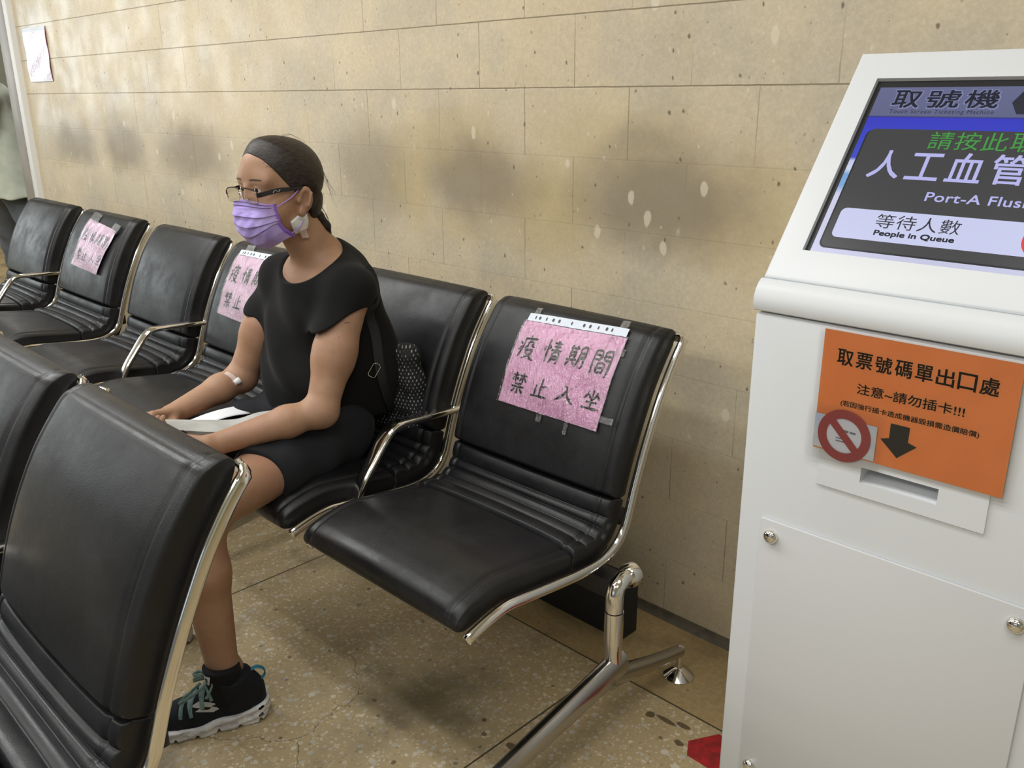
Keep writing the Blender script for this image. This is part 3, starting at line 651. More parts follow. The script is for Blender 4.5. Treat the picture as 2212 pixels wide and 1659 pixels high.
# receipt plate, acrylic cover, screws
def plate():
    bm = bmesh.new(); y0, y1 = KY-.004, KY+.0005
    def rg(x0, x1, z0, z1, y): return [bm.verts.new((x, y, z)) for x, z in ((x0, z0), (x1, z0), (x1, z1), (x0, z1))]
    oT, oB, iT, iB = rg(-.600, -.3326, .7635, .905, y0), rg(-.600, -.3326, .7635, .905, y1), rg(-.5268, -.4046, .7875, .8145, y0), rg(-.5268, -.4046, .7875, .8145, y1)
    for i in range(4):
        j = (i+1) % 4; bm.faces.new((oT[i], oT[j], iT[j], iT[i])); bm.faces.new((oT[j], oT[i], oB[i], oB[j])); bm.faces.new((iT[i], iT[j], iB[j], iB[i])); bm.faces.new((oB[j], oB[i], iB[i], iB[j]))
    bmesh.ops.recalc_face_normals(bm, faces=bm.faces[:])
    m = MB(); m.bm(bm); return m
plate().build('ticket_slot_plate', M_KIOSK, kiosk, smooth=False)
cov = MB().box(-.694, -.242, KY-.0065, KY-.001, .10, .667, .0018).build('acrylic_cover', M_KPANEL, kiosk, auto=30)
for sx_ in (-.671, -.267):
    for sz in (.637, .13):
        MB().lathe([(.0135, .001), (.0135, -.002), (.0125, -.006), (.009, -.0095), (.004, -.011), (.0005, -.0115)], (sx_, KY-.0065, sz), 'y', 28).build('screw', M_CHROME, cov)

# ------------------------------------------------------------------ orange notice and prohibition sticker on the kiosk
M_ORANGE = vary(new_mat('orange_paper', rough=0.6), (0.91, 0.320, 0.085), (0.94, 0.345, 0.10), 14)
M_PRINT = new_mat('printed_dark_ink', (0.040, 0.018, 0.010), 0.6)
M_LAM = plastic('laminate_film', 0.0, 0.02, 8, 0.35)
ol = thing('printed_notice', 'orange printed notice on the front of the white kiosk', 'notice', (-.463, KY-.006, .93))
def kf(d): return lambda u, v: np.stack([np.asarray(u, float), np.full(len(u), KY-d), np.asarray(v, float)], -1)
MB().box(-.6115, -.3165, KY-.0056, KY-.0050, .8285, 1.0342).build('orange_sheet', M_ORANGE, ol, smooth=False)
v, f = lift_poly([(-.6185, .8235), (-.3105, .8235), (-.3105, 1.0385), (-.6185, 1.0385)], kf(.0063)); mesh('laminate', v, f, M_LAM, ol, False)
def otext(s, x0, z0, x1, z1, bold, space=1.0):
    v, f = text_fit(s, (x0, z0, x1, z1), kf(.0059), bold, space); mesh('printed_line', v, f, M_PRINT, ol, False)
n = 8; w_ = .0255; st_ = (.2415-w_)/7
for i, ch in enumerate('取票號碼單出口處'): otext(ch, -.5859+st_*i, .9795, -.5859+st_*i+w_, 1.0055, .016)
otext('注意~請勿插卡!!!', -.5485, .9375, -.385, .9548, .012)
otext('(若因強行插卡造成機器毀損需造價賠償)', -.5725, .9105, -.3605, .9215, .012)
ar = [(-.4887, .902), (-.4885, .877), (-.5018, .8726), (-.473, .847), (-.445, .873), (-.4590, .877), (-.4588, .902)]
v, f = lift_poly(ar, kf(.0059)); mesh('arrow', v, f, new_mat('printed_black', (.02, .017, .015), .6), ol, False)
sk = thing('sticker', 'red no-entry ring over a pale blue card at the corner of the orange notice', 'sticker', (-.56, KY-.0075, .862))
M_CARD = vary(new_mat('pale_blue_card', rough=0.5), (.58, .66, .80), (.74, .76, .74), 22)
MB().box(-.6120, -.5075, KY-.0076, KY-.0070, .8315, .8905).build('card', M_CARD, sk, smooth=False)
aa = np.linspace(0, 2*np.pi, 48, endpoint=False)
v, f = lift_poly([(-.560+.030*math.cos(a), .8615+.028*math.sin(a)) for a in aa], kf(.0079)); mesh('card_picture', v, f, new_mat('card_white', (.78, .78, .82), .5), sk, False)
pm = MB()
for k, (a, b_2, c, hh) in enumerate([(-.575, -.553, .868, .004), (-.551, -.541, .868, .0035), (-.573, -.545, .855, .002), (-.573, -.548, .850, .002)]): pm.add(*lift_poly([(a, c), (b_2, c), (b_2, c+hh), (a, c+hh)], kf(.0081)))
mesh('card_marks', np.concatenate(pm.v), pm.f, new_mat('card_grey_marks', (.22, .23, .26), .6), sk, False)
M_NO = new_mat('prohibition_red', (.42, .075, .075), .45)
rg_ = MB(); R0, R1 = .0447, .0295
V = [(-.560+R*math.cos(a), .8615+R*math.sin(a)) for R in (R0, R1) for a in aa]; V = np.array(V)
rg_.add(kf(.0085)(V[:, 0], V[:, 1]), [[i, (i+1) % 48, 48+(i+1) % 48, 48+i] for i in range(48)])
dx_, wd_ = .0225, .0065; q = math.sqrt(.5)
sl = [(-.560-dx_-wd_*q, .8615+dx_-wd_*q), (-.560+dx_-wd_*q, .8615-dx_-wd_*q), (-.560+dx_+wd_*q, .8615-dx_+wd_*q), (-.560-dx_+wd_*q, .8615+dx_+wd_*q)]
rg_.add(*lift_poly(sl, kf(.0086)))
mesh('prohibition_ring', np.concatenate(rg_.v), rg_.f, M_NO, sk, False)
v, f = lift_poly([(-.622, .813), (-.498, .813), (-.498, .911), (-.622, .911)], kf(.0090)); mesh('laminate', v, f, M_LAM, sk, False)

# ------------------------------------------------------------------ implicit surfaces for soft bodies
A32 = lambda v: np.asarray(v, np.float32)
def cone(p, a, b, ra, rb):
    a, b = A32(a), A32(b); ba = b-a; pa = p-a; h = np.clip((pa@ba)/np.float32(ba@ba), 0, 1)
    return np.sqrt(((pa-h[:, None]*ba)**2).sum(1))-(ra+(rb-ra)*h)
def ell(p, c, r, R=None):
    q = p-A32(c)
    if R is not None: q = q@A32(R)          # columns of R = local axes
    r = A32(r); k0 = np.sqrt(((q/r)**2).sum(1)); k1 = np.sqrt(((q/(r*r))**2).sum(1))+1e-9
    return k0*(k0-1)/k1
def rbox(p, c, hsz, rad, R=None):
    q = p-A32(c)
    if R is not None: q = q@A32(R)
    q = np.abs(q)-A32(hsz)+rad
    return np.sqrt((np.maximum(q, 0)**2).sum(1))+np.minimum(q.max(1), 0)-rad
def plane(p, c, n):
    n = A32(n); n = n/np.linalg.norm(n); return (p-A32(c))@n
def smin(a, b, k):
    h = np.clip(0.5+0.5*(b-a)/k, 0, 1); return b+(a-b)*h-k*h*(1-h)
def smax(a, b, k): return -smin(-a, -b, k)
def gated(fn, lo, hi, pad=0.07):
    lo, hi = A32(lo)-pad, A32(hi)+pad
    def g(p):
        d = np.full(len(p), 0.06, np.float32); m = ((p > lo) & (p < hi)).all(1)
        d2 = np.maximum(np.maximum(lo-p, p-hi).max(1), 0)
        d += d2
        if m.any(): d[m] = fn(p[m])
        return d
    return g
def grad(f, p, e=0.0012):
    p = A32(p); g = np.stack([f(p+A32([e, 0, 0]))-f(p-A32([e, 0, 0])), f(p+A32([0, e, 0]))-f(p-A32([0, e, 0])), f(p+A32([0, 0, e]))-f(p-A32([0, 0, e]))], 1)
    return g/(np.linalg.norm(g, axis=1)[:, None]+1e-9)
def sdf_mesh(f, lo, hi, h, B=8):
    lo = np.asarray(lo, float); n = np.ceil((np.asarray(hi)-lo)/(B*h)).astype(int); S = B*h
    I = np.stack(np.meshgrid(*[np.arange(k) for k in n], indexing='ij'), -1).reshape(-1, 3)
    cen = A32(lo+(I+0.5)*S); keep = np.concatenate([np.abs(f(cen[i:i+400000])) < S*1.35 for i in range(0, len(cen), 400000)])
    I = I[keep]; N = n*B
    loc = np.stack(np.meshgrid(*[np.arange(B+1)]*3, indexing='ij'), -1).reshape(-1, 3)
    ids, vs, quads = [], [], []
    cid = lambda c: c[..., 0]+N[0]*(c[..., 1]+N[1]*c[..., 2].astype(np.int64))
    ch = 1200
    for s in range(0, len(I), ch):
        b = I[s:s+ch]; g = (b[:, None, :]*B+loc[None]); P = A32(lo+g.reshape(-1, 3)*h)
        D = f(P).reshape(-1, B+1, B+1, B+1)
        sg = D < 0
        cnt = np.zeros(D[:, :-1, :-1, :-1].shape, np.int8); acc = np.zeros(cnt.shape+(3,), np.float32)
        for ax in range(3):
            oth = [a for a in range(3) if a != ax]
            for da in (0, 1):
                for db in (0, 1):
                    st0 = [0, 0, 0]; st0[oth[0]] = da; st0[oth[1]] = db; st1 = list(st0); st1[ax] = 1
                    sl0 = (slice(None),)+tuple(slice(q, q+B) for q in st0); sl1 = (slice(None),)+tuple(slice(q, q+B) for q in st1)
                    d0, d1 = D[sl0], D[sl1]; m = sg[sl0] != sg[sl1]
                    with np.errstate(divide='ignore', invalid='ignore'): t = np.where(m, d0/(d0-d1), 0)
                    cnt += m
                    for q in range(3): acc[..., q] += np.where(m, (t if q == ax else st0[q]), 0)
        a = cnt > 0; w = np.argwhere(a); cell = b[w[:, 0]]*B+w[:, 1:]
        ids.append(cid(cell)); vs.append(lo+(cell+acc[a]/cnt[a][:, None])*h)
        for ax in range(3):
            sl1 = [slice(None)]+[slice(0, B)]*3; sl1[ax+1] = slice(1, B+1)
            s0 = sg[:, :B, :B, :B]; s1 = sg[tuple(sl1)]; w = np.argwhere(s0 != s1)
            if not len(w): continue
            gp = b[w[:, 0]]*B+w[:, 1:]; o1 = np.zeros(3, int); o2 = np.zeros(3, int); o1[(ax+1) % 3] = 1; o2[(ax+2) % 3] = 1
            q = np.stack([cid(gp), cid(gp-o1), cid(gp-o1-o2), cid(gp-o2)], 1); fl = s0[tuple(w.T)]
            q[~fl] = q[~fl][:, ::-1]; quads.append(q)
    ids = np.concatenate(ids); vs = np.concatenate(vs); quads = np.concatenate(quads)
    o = np.argsort(ids); ids = ids[o]; vs = vs[o]
    k = np.searchsorted(ids, quads); k = np.minimum(k, len(ids)-1); ok = (ids[k] == quads).all(1); k = k[ok]
    for _ in range(2):
        p = A32(vs); d = f(p); gr = grad(f, p, h*0.4); vs = vs-np.clip(d, -h, h)[:, None]*gr*0.9
    return vs, k
def fast_mesh(name, V, Q, mat, parent=None, origin=None, label=None):
    off = np.array(origin if origin is not None else (wloc(parent) if parent is not None else (0, 0, 0)))
    V = np.asarray(V)-off; me = bpy.data.meshes.new(name); n = len(Q)
    me.vertices.add(len(V)); me.vertices.foreach_set('co', V.astype(np.float32).ravel())
    me.loops.add(n*4); me.loops.foreach_set('vertex_index', Q.astype(np.int32).ravel())
    me.polygons.add(n); me.polygons.foreach_set('loop_start', np.arange(0, n*4, 4, dtype=np.int32)); me.polygons.foreach_set('loop_total', np.full(n, 4, np.int32))
    me.polygons.foreach_set('use_smooth', np.ones(n, bool)); me.update(calc_edges=True); me.validate()
    o = bpy.data.objects.new(name, me); link(o)
    for m in (mat if isinstance(mat, (list, tuple)) else [mat]): me.materials.append(m)
    if parent is not None: o.parent = parent
    elif origin is not None: o.location = origin
    if label: o['label'] = label
    return o
def project(f, P, off=0.0, it=6):
    P = np.array(P, float)
    for _ in range(it):
        d = f(A32(P)); P = P-np.clip(d-off, -.02, .02)[:, None]*grad(f, P)
    return P
def patch(name, f, c, U, V, w, h, off, mat, parent, shape=None, nu=14, nv=14, thick=True):
    "a thin sheet lying on the surface f=0; U, V world directions"
    U = np.array(U, float); U /= np.linalg.norm(U); V = np.array(V, float); V -= U*(U@V); V /= np.linalg.norm(V)
    uu, vv = np.meshgrid(np.linspace(-.5, .5, nu), np.linspace(-.5, .5, nv)); uu, vv = uu.ravel(), vv.ravel()
    if shape: uu, vv = shape(uu, vv)
    P = np.array(c)+np.outer(uu*w, U)+np.outer(vv*h, V); o = off if not callable(off) else off(uu, vv)
    top = project(f, P, o)
    F = [[j*nu+i, j*nu+i+1, (j+1)*nu+i+1, (j+1)*nu+i] for j in range(nv-1) for i in range(nu-1)]
    if thick:
        bot = project(f, P, 0.0); n = len(top)
        rim = [i for i in range(nu)]+[j*nu+nu-1 for j in range(1, nv)]+[(nv-1)*nu+i for i in range(nu-2, -1, -1)]+[j*nu for j in range(nv-2, 0, -1)]
        F = F+[[a, n+a, n+b, b] for a, b in zip(rim, rim[1:]+rim[:1])]; top = np.r_[top, bot]
    return mesh(name, top, F, mat, parent)

# ------------------------------------------------------------------ the seated woman
def frame(fdir, updir):
    f = np.array(fdir, float); f /= np.linalg.norm(f); u = np.array(updir, float); u -= f*(u@f); u /= np.linalg.norm(u)
    return np.stack([f, np.cross(u, f), u], 1)         # columns forward, left, up
HC = np.array([-1.955, 1.178, 1.172]); psi, tht = math.radians(-4.5), math.radians(3)
HR = frame((-math.sin(psi)*math.cos(tht), -math.cos(psi)*math.cos(tht), -math.sin(tht)), (0, 0, 1))
HR32 = A32(HR)
hw = lambda q: HC+np.asarray(q, float)@HR.T            # head-local -> world
def skull(q):
    d = ell(q, (-.010, 0, .036), (.094, .076, .082))
    d = smin(d, ell(q, (.028, 0, -.008), (.064, .0645, .082)), .03)
    return smin(d, ell(q, (.025, 0, .060), (.066, .063, .060)), .02)
EYE = [(.0770, s*.0285, .0180) for s in (1, -1)]
def face(q):
    d = skull(q); q2 = q.copy(); q2[:, 1] = np.abs(q2[:, 1])
    d = smin(d, ell(q2, (.046, .038, -.034), (.040, .032, .036)), .022)
    d = smin(d, ell(q, (.034, 0, -.074), (.054, .052, .040)), .025)
    d = smin(d, ell(q, (.074, 0, -.096), (.022, .024, .018)), .02)
    d = smin(d, ell(q2, (-.004, .050, -.062), (.026, .018, .026)), .025)
    d = smin(d, ell(q2, (.072, .030, .040), (.010, .028, .014)), .025)
    d = smin(d, cone(q, (.090, 0, .020), (.098, 0, -.028), .0070, .010), .016)
    d = smin(d, ell(q, (.095, 0, -.034), (.012, .013, .011)), .008)
    d = smin(d, ell(q2, (.088, .014, -.037), (.012, .008, .009)), .007)
    d = smax(d, -ell(q2, (.1030, .0290, .017), (.014, .020, .014)), .010)
    e = A32(EYE[0]); v = q2-e; lid = np.sqrt((v*v).sum(1))-.0146
    t = v[:, 1]/.0145; slit = np.abs(v[:, 2]+.0004-.0012*t)-(.0054*(1-t*t)+.0004); slit = np.maximum(slit, -v[:, 0])
    lid = np.maximum(lid, -slit); d = np.maximum(d, -np.maximum(slit, np.sqrt((v*v).sum(1))-.0165))
    d = smin(d, lid, .003)
    # ears
    ER = frame((.93, -.36, .10), (.12, .12, 1)); c = A32((-.012, .079, -.014))
    er = ell(q2, c, (.0185, .0075, .032), ER)
    er = smax(er, -ell(q2, c+A32((.003, .0095, .003)), (.0125, .0088, .020), ER), .003)
    er = smin(er, ell(q2, (.0045, .0755, -.014), (.006, .005, .008)), .004)
    er = smin(er, ell(q2, (.000, .0765, -.043), (.0095, .0055, .011)), .007)
    er = smin(er, cone(q2, (-.024, .090, .000), (-.014, .089, -.028), .0034, .0028), .003)
    return smin(d, er, .006)
def head(p): return face((p-A32(HC))@HR32)
SHL, SHR = (-1.802, 1.252, .932), (-2.088, 1.245, .932)
def torso(p):
    d = ell(p, (-1.96, 1.250, .57), (.165, .120, .105))
    d = smin(d, ell(p, (-1.96, 1.285, .70), (.128, .092, .13)), .06)
    d = smin(d, ell(p, (-1.957, 1.268, .85), (.135, .100, .125)), .06)
    d = smin(d, cone(p, SHL, SHR, .050, .050), .05)
    d = smin(d, cone(p, (-1.955, 1.300, .950), (-1.955, 1.215, 1.090), .064, .052), .045)
    for S in (SHL, SHR): d = smin(d, cone(p, (-1.955, 1.285, 1.000), np.array(S)+(0, .025, .012), .046, .036), .03)
    return d
EL, WL, HL_ = np.array((-1.766, 1.124, .662)), np.array((-1.848, .872, .622)), np.array((-1.915, .815, .628))
ER_, WR, HR_ = np.array((-2.150, 1.125, .664)), np.array((-2.122, .905, .621)), np.array((-2.085, .812, .640))
def arm(p, S, E, Wr):
    S = np.array(S); d = cone(p, S, E*.55+S*.45, .053, .049)
    d = smin(d, cone(p, E*.5+S*.5, E, .049, .038), .03)
    d = smin(d, ell(p, E, (.038, .038, .036)), .02)
    m = E*.68+Wr*.32
    d = smin(d, cone(p, E, m, .036, .0365), .02); d = smin(d, cone(p, m, Wr, .0375, .0255), .02)
    return d
def hand(Wr, d0, n0, side, curls, thumb):
    "Wr wrist, d0 finger direction, n0 back-of-hand normal, side +1/-1 thumb side"
    d0 = np.array(d0, float); d0 /= np.linalg.norm(d0); n0 = np.array(n0, float); n0 -= d0*(n0@d0); n0 /= np.linalg.norm(n0)
    s0 = np.cross(d0, n0)*side; L = lambda a, b, c: Wr+d0*a+s0*b+n0*c
    pal, fin = [], []
    for i, (b, kl, ln) in enumerate([(.030, .090, (.040, .024, .020)), (.010, .094, (.044, .028, .021)), (-.010, .090, (.040, .026, .020)), (-.028, .082, (.032, .020, .018))]):
        k = L(kl, b*1.0, .004 if i in (1, 2) else 0); pal.append((L(.005, b*.5, 0), k, .016, .0115))
        a, cur, pt, r = 0.0, curls[i], k, .0100-.0008*i*.5
        for j, l in enumerate(ln):
            a += cur[j]; q = pt+(d0*math.cos(a)-n0*math.sin(a)+s0*(b*.15))*l; fin.append((i, pt, q, r, r*.90)); pt = q; r *= .90
    pal.append((L(.02, .012, -.006), L(.065, .0, -.006), .018, .016))
    t0, t1, t2, t3 = [L(*q) for q in thumb]
    th = [(t0, t1, .016, .0135), (t1, t2, .0115, .0105), (t2, t3, .0105, .0085)]
    def f(p):
        D = None
        for a, b, ra, rb in pal: c = cone(p, a, b, ra, rb); D = c if D is None else smin(D, c, .012)
        out = D; T = None
        for a, b, ra, rb in th: c = cone(p, a, b, ra, rb); T = c if T is None else smin(T, c, .006)
        out = smin(out, T, .010)
        for i in range(4):
            F = None
            for (k, a, b, ra, rb) in fin:
                if k == i: c = cone(p, a, b, ra, rb); F = c if F is None else smin(F, c, .004)
            out = np.minimum(out, smin(D, F, .007))
        return out
    return f
hand_l = hand(WL, HL_-WL, (.62, -.25, -.70), -1, [(.35, .7, .5), (.30, .75, .5), (.35, .8, .5), (.4, .8, .5)], [(.015, .020, -.006), (.050, .040, -.014), (.078, .046, -.024), (.100, .040, -.030)])
hand_r = hand(WR, HR_-WR, (-.45, -.10, .88), -1, [(.55, .9, .6), (.60, .95, .6), (.65, 1.0, .6), (.7, 1.0, .6)], [(.012, .016, -.012), (.040, .030, -.030), (.066, .032, -.046), (.086, .022, -.056)])
def arm_l(p): return smin(arm(p, SHL, EL, WL), hand_l(p), .012)
def arm_r(p): return smin(arm(p, SHR, ER_, WR), hand_r(p), .012)
KL, KR = (-1.748, .782, .518), (-2.105, .795, .520)
def leg(p, hip, K, an, toe):
    K = np.array(K); hip = np.array(hip); an = np.array(an)
    d = cone(p, hip, K, .084, .056); d = smin(d, ell(p, K+(0, -.006, .0), (.054, .056, .056)), .03)
    m = K*.62+an*.38+np.array((0, -.012, 0))
    d = smin(d, cone(p, K-np.array((0, 0, .03)), m, .050, .052), .03); d = smin(d, cone(p, m, an, .054, .036), .03)
    d = smin(d, cone(p, an+(0, .012, -.02), an+(0, .02, -.075), .036, .030), .02)
    d = smin(d, cone(p, an+(0, 0, -.06), np.array(toe), .030, .020), .02)
    return d
HPL, HPR = (-1.875, 1.235, .550), (-2.045, 1.235, .550)
ANL, ANR = (-1.716, .772, .135), (-2.10, .775, .135)
TOL, TOR = (-1.772, .660, .036), (-2.12, .64, .036)
def leg_l(p): return leg(p, HPL, KL, ANL, TOL)
def leg_r(p): return leg(p, HPR, KR, ANR, TOR)
g_head = gated(head, HC-.11, HC+.14); g_tor = gated(torso, (-2.17, 1.12, .46), (-1.74, 1.42, 1.13))
g_al = gated(arm_l, (-2.02, .74, .52), (-1.70, 1.30, 1.0)); g_ar = gated(arm_r, (-2.20, .72, .52), (-2.02, 1.30, 1.0))
g_ll = gated(leg_l, (-1.97, .58, .0), (-1.66, 1.33, .66)); g_lr = gated(leg_r, (-2.18, .58, .0), (-1.95, 1.33, .66))
def body(p):
    t = g_tor(p); d = smin(smin(t, g_head(p), .022), np.minimum(g_al(p), g_ar(p)), .022)
    return np.minimum(d, smin(t, np.minimum(g_ll(p), g_lr(p)), .03))
def skin_material():
    m = new_mat('skin', (.45, .26, .15), .50, 0, .35); t = NT(m); b = bsdf(m)
    co = t.node('ShaderNodeTexCoord').outputs['Object']
    c = t.mix(t.smooth(t.noise(co, 14, 4, .6), .35, .65), (.355, .200, .120), (.405, .240, .150))
    c = t.mix(t.math('MULTIPLY', t.smooth(t.noise(co, 5, 3), .5, .7), .5), c, (.385, .190, .122))
    vo = t.voro(co, 34); sp = t.node('ShaderNodeSeparateColor'); t.l.new(vo.outputs['Color'], sp.inputs[0])
    c = t.mix(t.math('MULTIPLY', t.math('GREATER_THAN', sp.outputs[0], .90), t.smooth(vo.outputs['Distance'], .05, .11, .45, 0)), c, (.14, .06, .035))
    t.l.new(c, b.inputs['Base Color'])
    b.inputs['Subsurface Weight'].default_value = .12; b.inputs['Subsurface Radius'].default_value = (.012, .005, .003); b.inputs['Subsurface Scale'].default_value = .6
    bp = t.node('ShaderNodeBump'); bp.inputs['Strength'].default_value = .12; bp.inputs['Distance'].default_value = .001
    t.l.new(t.noise(co, 260, 3), bp.inputs['Height']); t.l.new(bp.outputs[0], b.inputs['Normal'])
    return m
M_SKIN = skin_material()
def cloth(name, c0, c1, rough=.9, sc=500):
    m = vary(new_mat(name, c0, rough, 0, .2, Sheen_Weight=.04), c0, c1, 9); return bump_mat(m, sc, .10, .001)
M_SHIRT = cloth('black_jersey', (.0065, .0065, .0068), (.0090, .0090, .0093)); M_SHORTS = cloth('charcoal_cotton', (.016, .0165, .019), (.021, .0215, .025))
PO = (-1.95, 1.22, .47)
woman = thing('person', 'seated woman in black top, glasses and lilac face mask holding papers', 'person', PO)
V, Q = sdf_mesh(body, (-2.24, .55, .02), (-1.62, 1.44, 1.32), .0021)
fast_mesh('body', V, Q, M_SKIN, woman)

# clothes
def shirt(p):
    d = ell(p, (-1.972, 1.262, .65), (.176, .142, .14))
    d = smin(d, ell(p, (-1.968, 1.272, .75), (.160, .146, .15)), .06)
    d = smin(d, ell(p, (-1.957, 1.272, .86), (.156, .124, .125)), .06)
    d = smin(d, ell(p, (-1.885, 1.345, .72), (.125, .085, .17)), .05)
    d = smin(d, cone(p, SHL, SHR, .057, .057), .05)
    d = smin(d, ell(p, (-1.952, 1.335, .925), (.115, .070, .105)), .05)
    for S in (SHL, SHR): d = smin(d, cone(p, (-1.955, 1.300, .990), np.array(S)+(0, .025, .012), .052, .044), .03)
    dl = np.array(EL)-SHL; dr = np.array(ER_)-SHR
    sl = smax(cone(p, SHL, np.array(SHL)+dl*.6, .0565, .066), plane(p, (-1.775, 1.175, .872), (.10, .40, -.90)), .006)
    sr = smax(cone(p, SHR, np.array(SHR)+dr*.6, .0535, .060), plane(p, (-2.105, 1.170, .850), (-.55, .25, -.80)), .006)
    d = smin(smin(d, sl, .035), sr, .035)
    # draped folds
    x, y, z = p[:, 0], p[:, 1], p[:, 2]
    fr = np.clip((1.24-y)/.10, 0, 1)
    d = d-.0070*fr*np.sin(44*(z*.8+x*.62)+3*np.sin(9*x))-.0030*np.sin(38*z+24*x+2*np.sin(13*y))*np.clip((.93-z)/.05, 0, 1)
    d = smax(d, -plane(p, (-1.96, 1.2, .572), (0, -.12, 1)), .01)
    return smax(d, -ell(p, (-1.952, 1.222, 1.040), (.113, .108, .092), frame((0, -.86, -.46), (0, 0, 1))), .006)
g_shirt = gated(shirt, (-2.21, 1.08, .55), (-1.68, 1.46, 1.06))
V, Q = sdf_mesh(g_shirt, (-2.26, 1.03, .52), (-1.64, 1.50, 1.10), .0030)
fast_mesh('shirt', V, Q, M_SHIRT, woman)
def shorts(p):
    d = ell(p, (-1.96, 1.240, .580), (.180, .130, .110))
    for hip, K, sx in ((HPL, KL, 1), (HPR, KR, -1)):
        hip = np.array(hip); K = np.array(K); ax = K-hip
        t = smax(cone(p, hip, K, .095, .068), plane(p, hip+ax*(.62 if sx > 0 else .52), ax+np.array((.10*sx, 0, -.04))), .006)
        d = smin(d, t, .03)
    x, y, z = p[:, 0], p[:, 1], p[:, 2]
    return d-.0035*np.sin(60*y+30*x+2*np.sin(20*z))
g_shorts = gated(shorts, (-2.16, .88, .44), (-1.70, 1.38, .70))
V, Q = sdf_mesh(g_shorts, (-2.20, .84, .42), (-1.66, 1.42, .74), .0032)
fast_mesh('shorts', V, Q, M_SHORTS, woman)
# hair
def hairline(q):        # < 0 where hair grows
    u = q[:, 2]; l = np.abs(q[:, 1])
    F = sum(np.interp(u+o_, [-.12, -.075, -.045, -.02, .0, .02, .045, .065, .082, .10, .13], [-.058, -.050, -.040, -.030, .006, .026, .044, .057, .067, .077, .12]) for o_ in (-.012, -.006, 0, .006, .012))/5
    F = F-.006*np.clip((.035-np.abs(q[:, 1]+.012))/.035, 0, 1)*np.clip((u-.05)/.02, 0, 1)
    return (q[:, 0]-F)*.8
def hair_local(q):
    base = np.minimum(skull(q), ell(q, (-.038, 0, -.030), (.056, .062, .062)))
    b = hairline(q); t = .0125*np.clip(-b/.055, 0, 1)**1.1+.0008
    lay = 0.0
    d = smax(base-t-lay, b, .004)
    d = np.maximum(d, -(base+.006))
    e2 = q.copy(); e2[:, 1] = np.abs(e2[:, 1])
    return smax(d, -ell(e2, (-.010, .083, -.016), (.021, .016, .036)), .004)
pony = [hw((-.075, .004, -.050)), hw((-.094, .014, -.072)), hw((-.110, .020, -.100)), hw((-.120, .022, -.128))]
def hair(p):
    d = hair_local((p-A32(HC))@HR32); q = None
    for a, b, ra, rb in ((0, 1, .015, .014), (1, 2, .014, .012), (2, 3, .012, .004)):
        c = cone(p, pony[a], pony[b], ra, rb); q = c if q is None else smin(q, c, .008)
    return smin(d, q, .008)
M_HAIR = new_mat('dark_brown_hair', (.013, .009, .007), .5, 0, .4)
t = NT(M_HAIR); co = t.node('ShaderNodeTexCoord').outputs['Object']
nz = t.noise(t.scale3(co, (1, .30, .9)), 190, 3, .6)
t.l.new(t.mix(t.smooth(nz, .3, .7), (.009, .006, .005), (.034, .023, .016)), bsdf(M_HAIR).inputs['Base Color'])
bp = t.node('ShaderNodeBump'); bp.inputs['Strength'].default_value = .5; bp.inputs['Distance'].default_value = .002; t.l.new(nz, bp.inputs['Height']); t.l.new(bp.outputs[0], bsdf(M_HAIR).inputs['Normal'])
g_hair = gated(hair, HC-.12, HC+.14)
V, Q = sdf_mesh(g_hair, HC-.17, HC+.16, .0022)
hair_o = fast_mesh('hair', V, Q, M_HAIR, woman)
def strand(pts, r=.0005): return MB().tube(smooth_path([hw(q) for q in pts], 22), [r*(1-.7*i/21) for i in range(22)], 4)
fl = MB(); rs = random.Random(5)
def add_strand(pts, r=.00045):
    m = strand(pts, r); fl.add(m.v[0], m.f)
for i in range(130):      # hair edge along brow and temple, combed back
    u = rs.uniform(.022, .098); F = float(np.interp(u, [0, .02, .045, .065, .082, .10], [.006, .026, .044, .057, .067, .077])); l = .060 if u < .05 else rs.uniform(.030, .055)
    P0 = np.array([[F-.006+rs.uniform(-.004, .003), l*rs.choice((1, 1, -1)), u]]); P1 = P0+[[-.022, .006, .004]]; P2 = P0+[[-.045, .008, .002]]
    g = lambda q, o: (project(lambda p: skull(p), q, o)[0]).tolist()
    add_strand([g(P0, .0006), g(P1, .0040), g(P2, .0100)], .00018)
for i in range(9):      # loose wisps behind the head
    P0 = np.array([[-.085+.004*i, .035+.004*rs.uniform(-3, 3), .05+.012*rs.uniform(-1, 1)]]); g0 = project(lambda p: skull(p), P0, .010)[0]
    add_strand([g0, g0+np.array([-.008, .006, -.030]), g0+np.array([-.014-rs.uniform(0, .012), .012+rs.uniform(0, .012), -.06-rs.uniform(0, .03)])], .00035)
for i in range(4): add_strand([(-.085, .02+.004*i, -.03), (-.104, .034+.003*i, -.07-.004*i), (-.10-.003*i, .030+.004*i, -.13-.004*i)], .0006)
for i in range(3): add_strand([(.01-.006*i, .03-.01*i, .128), (-.03-.006*i, .03-.012*i, .1335+.0008*i), (-.075, .03-.01*i, .112)], .00035)
mesh('loose_hairs', np.concatenate(fl.v), fl.f, M_HAIR, hair_o)['kind'] = 'stuff'
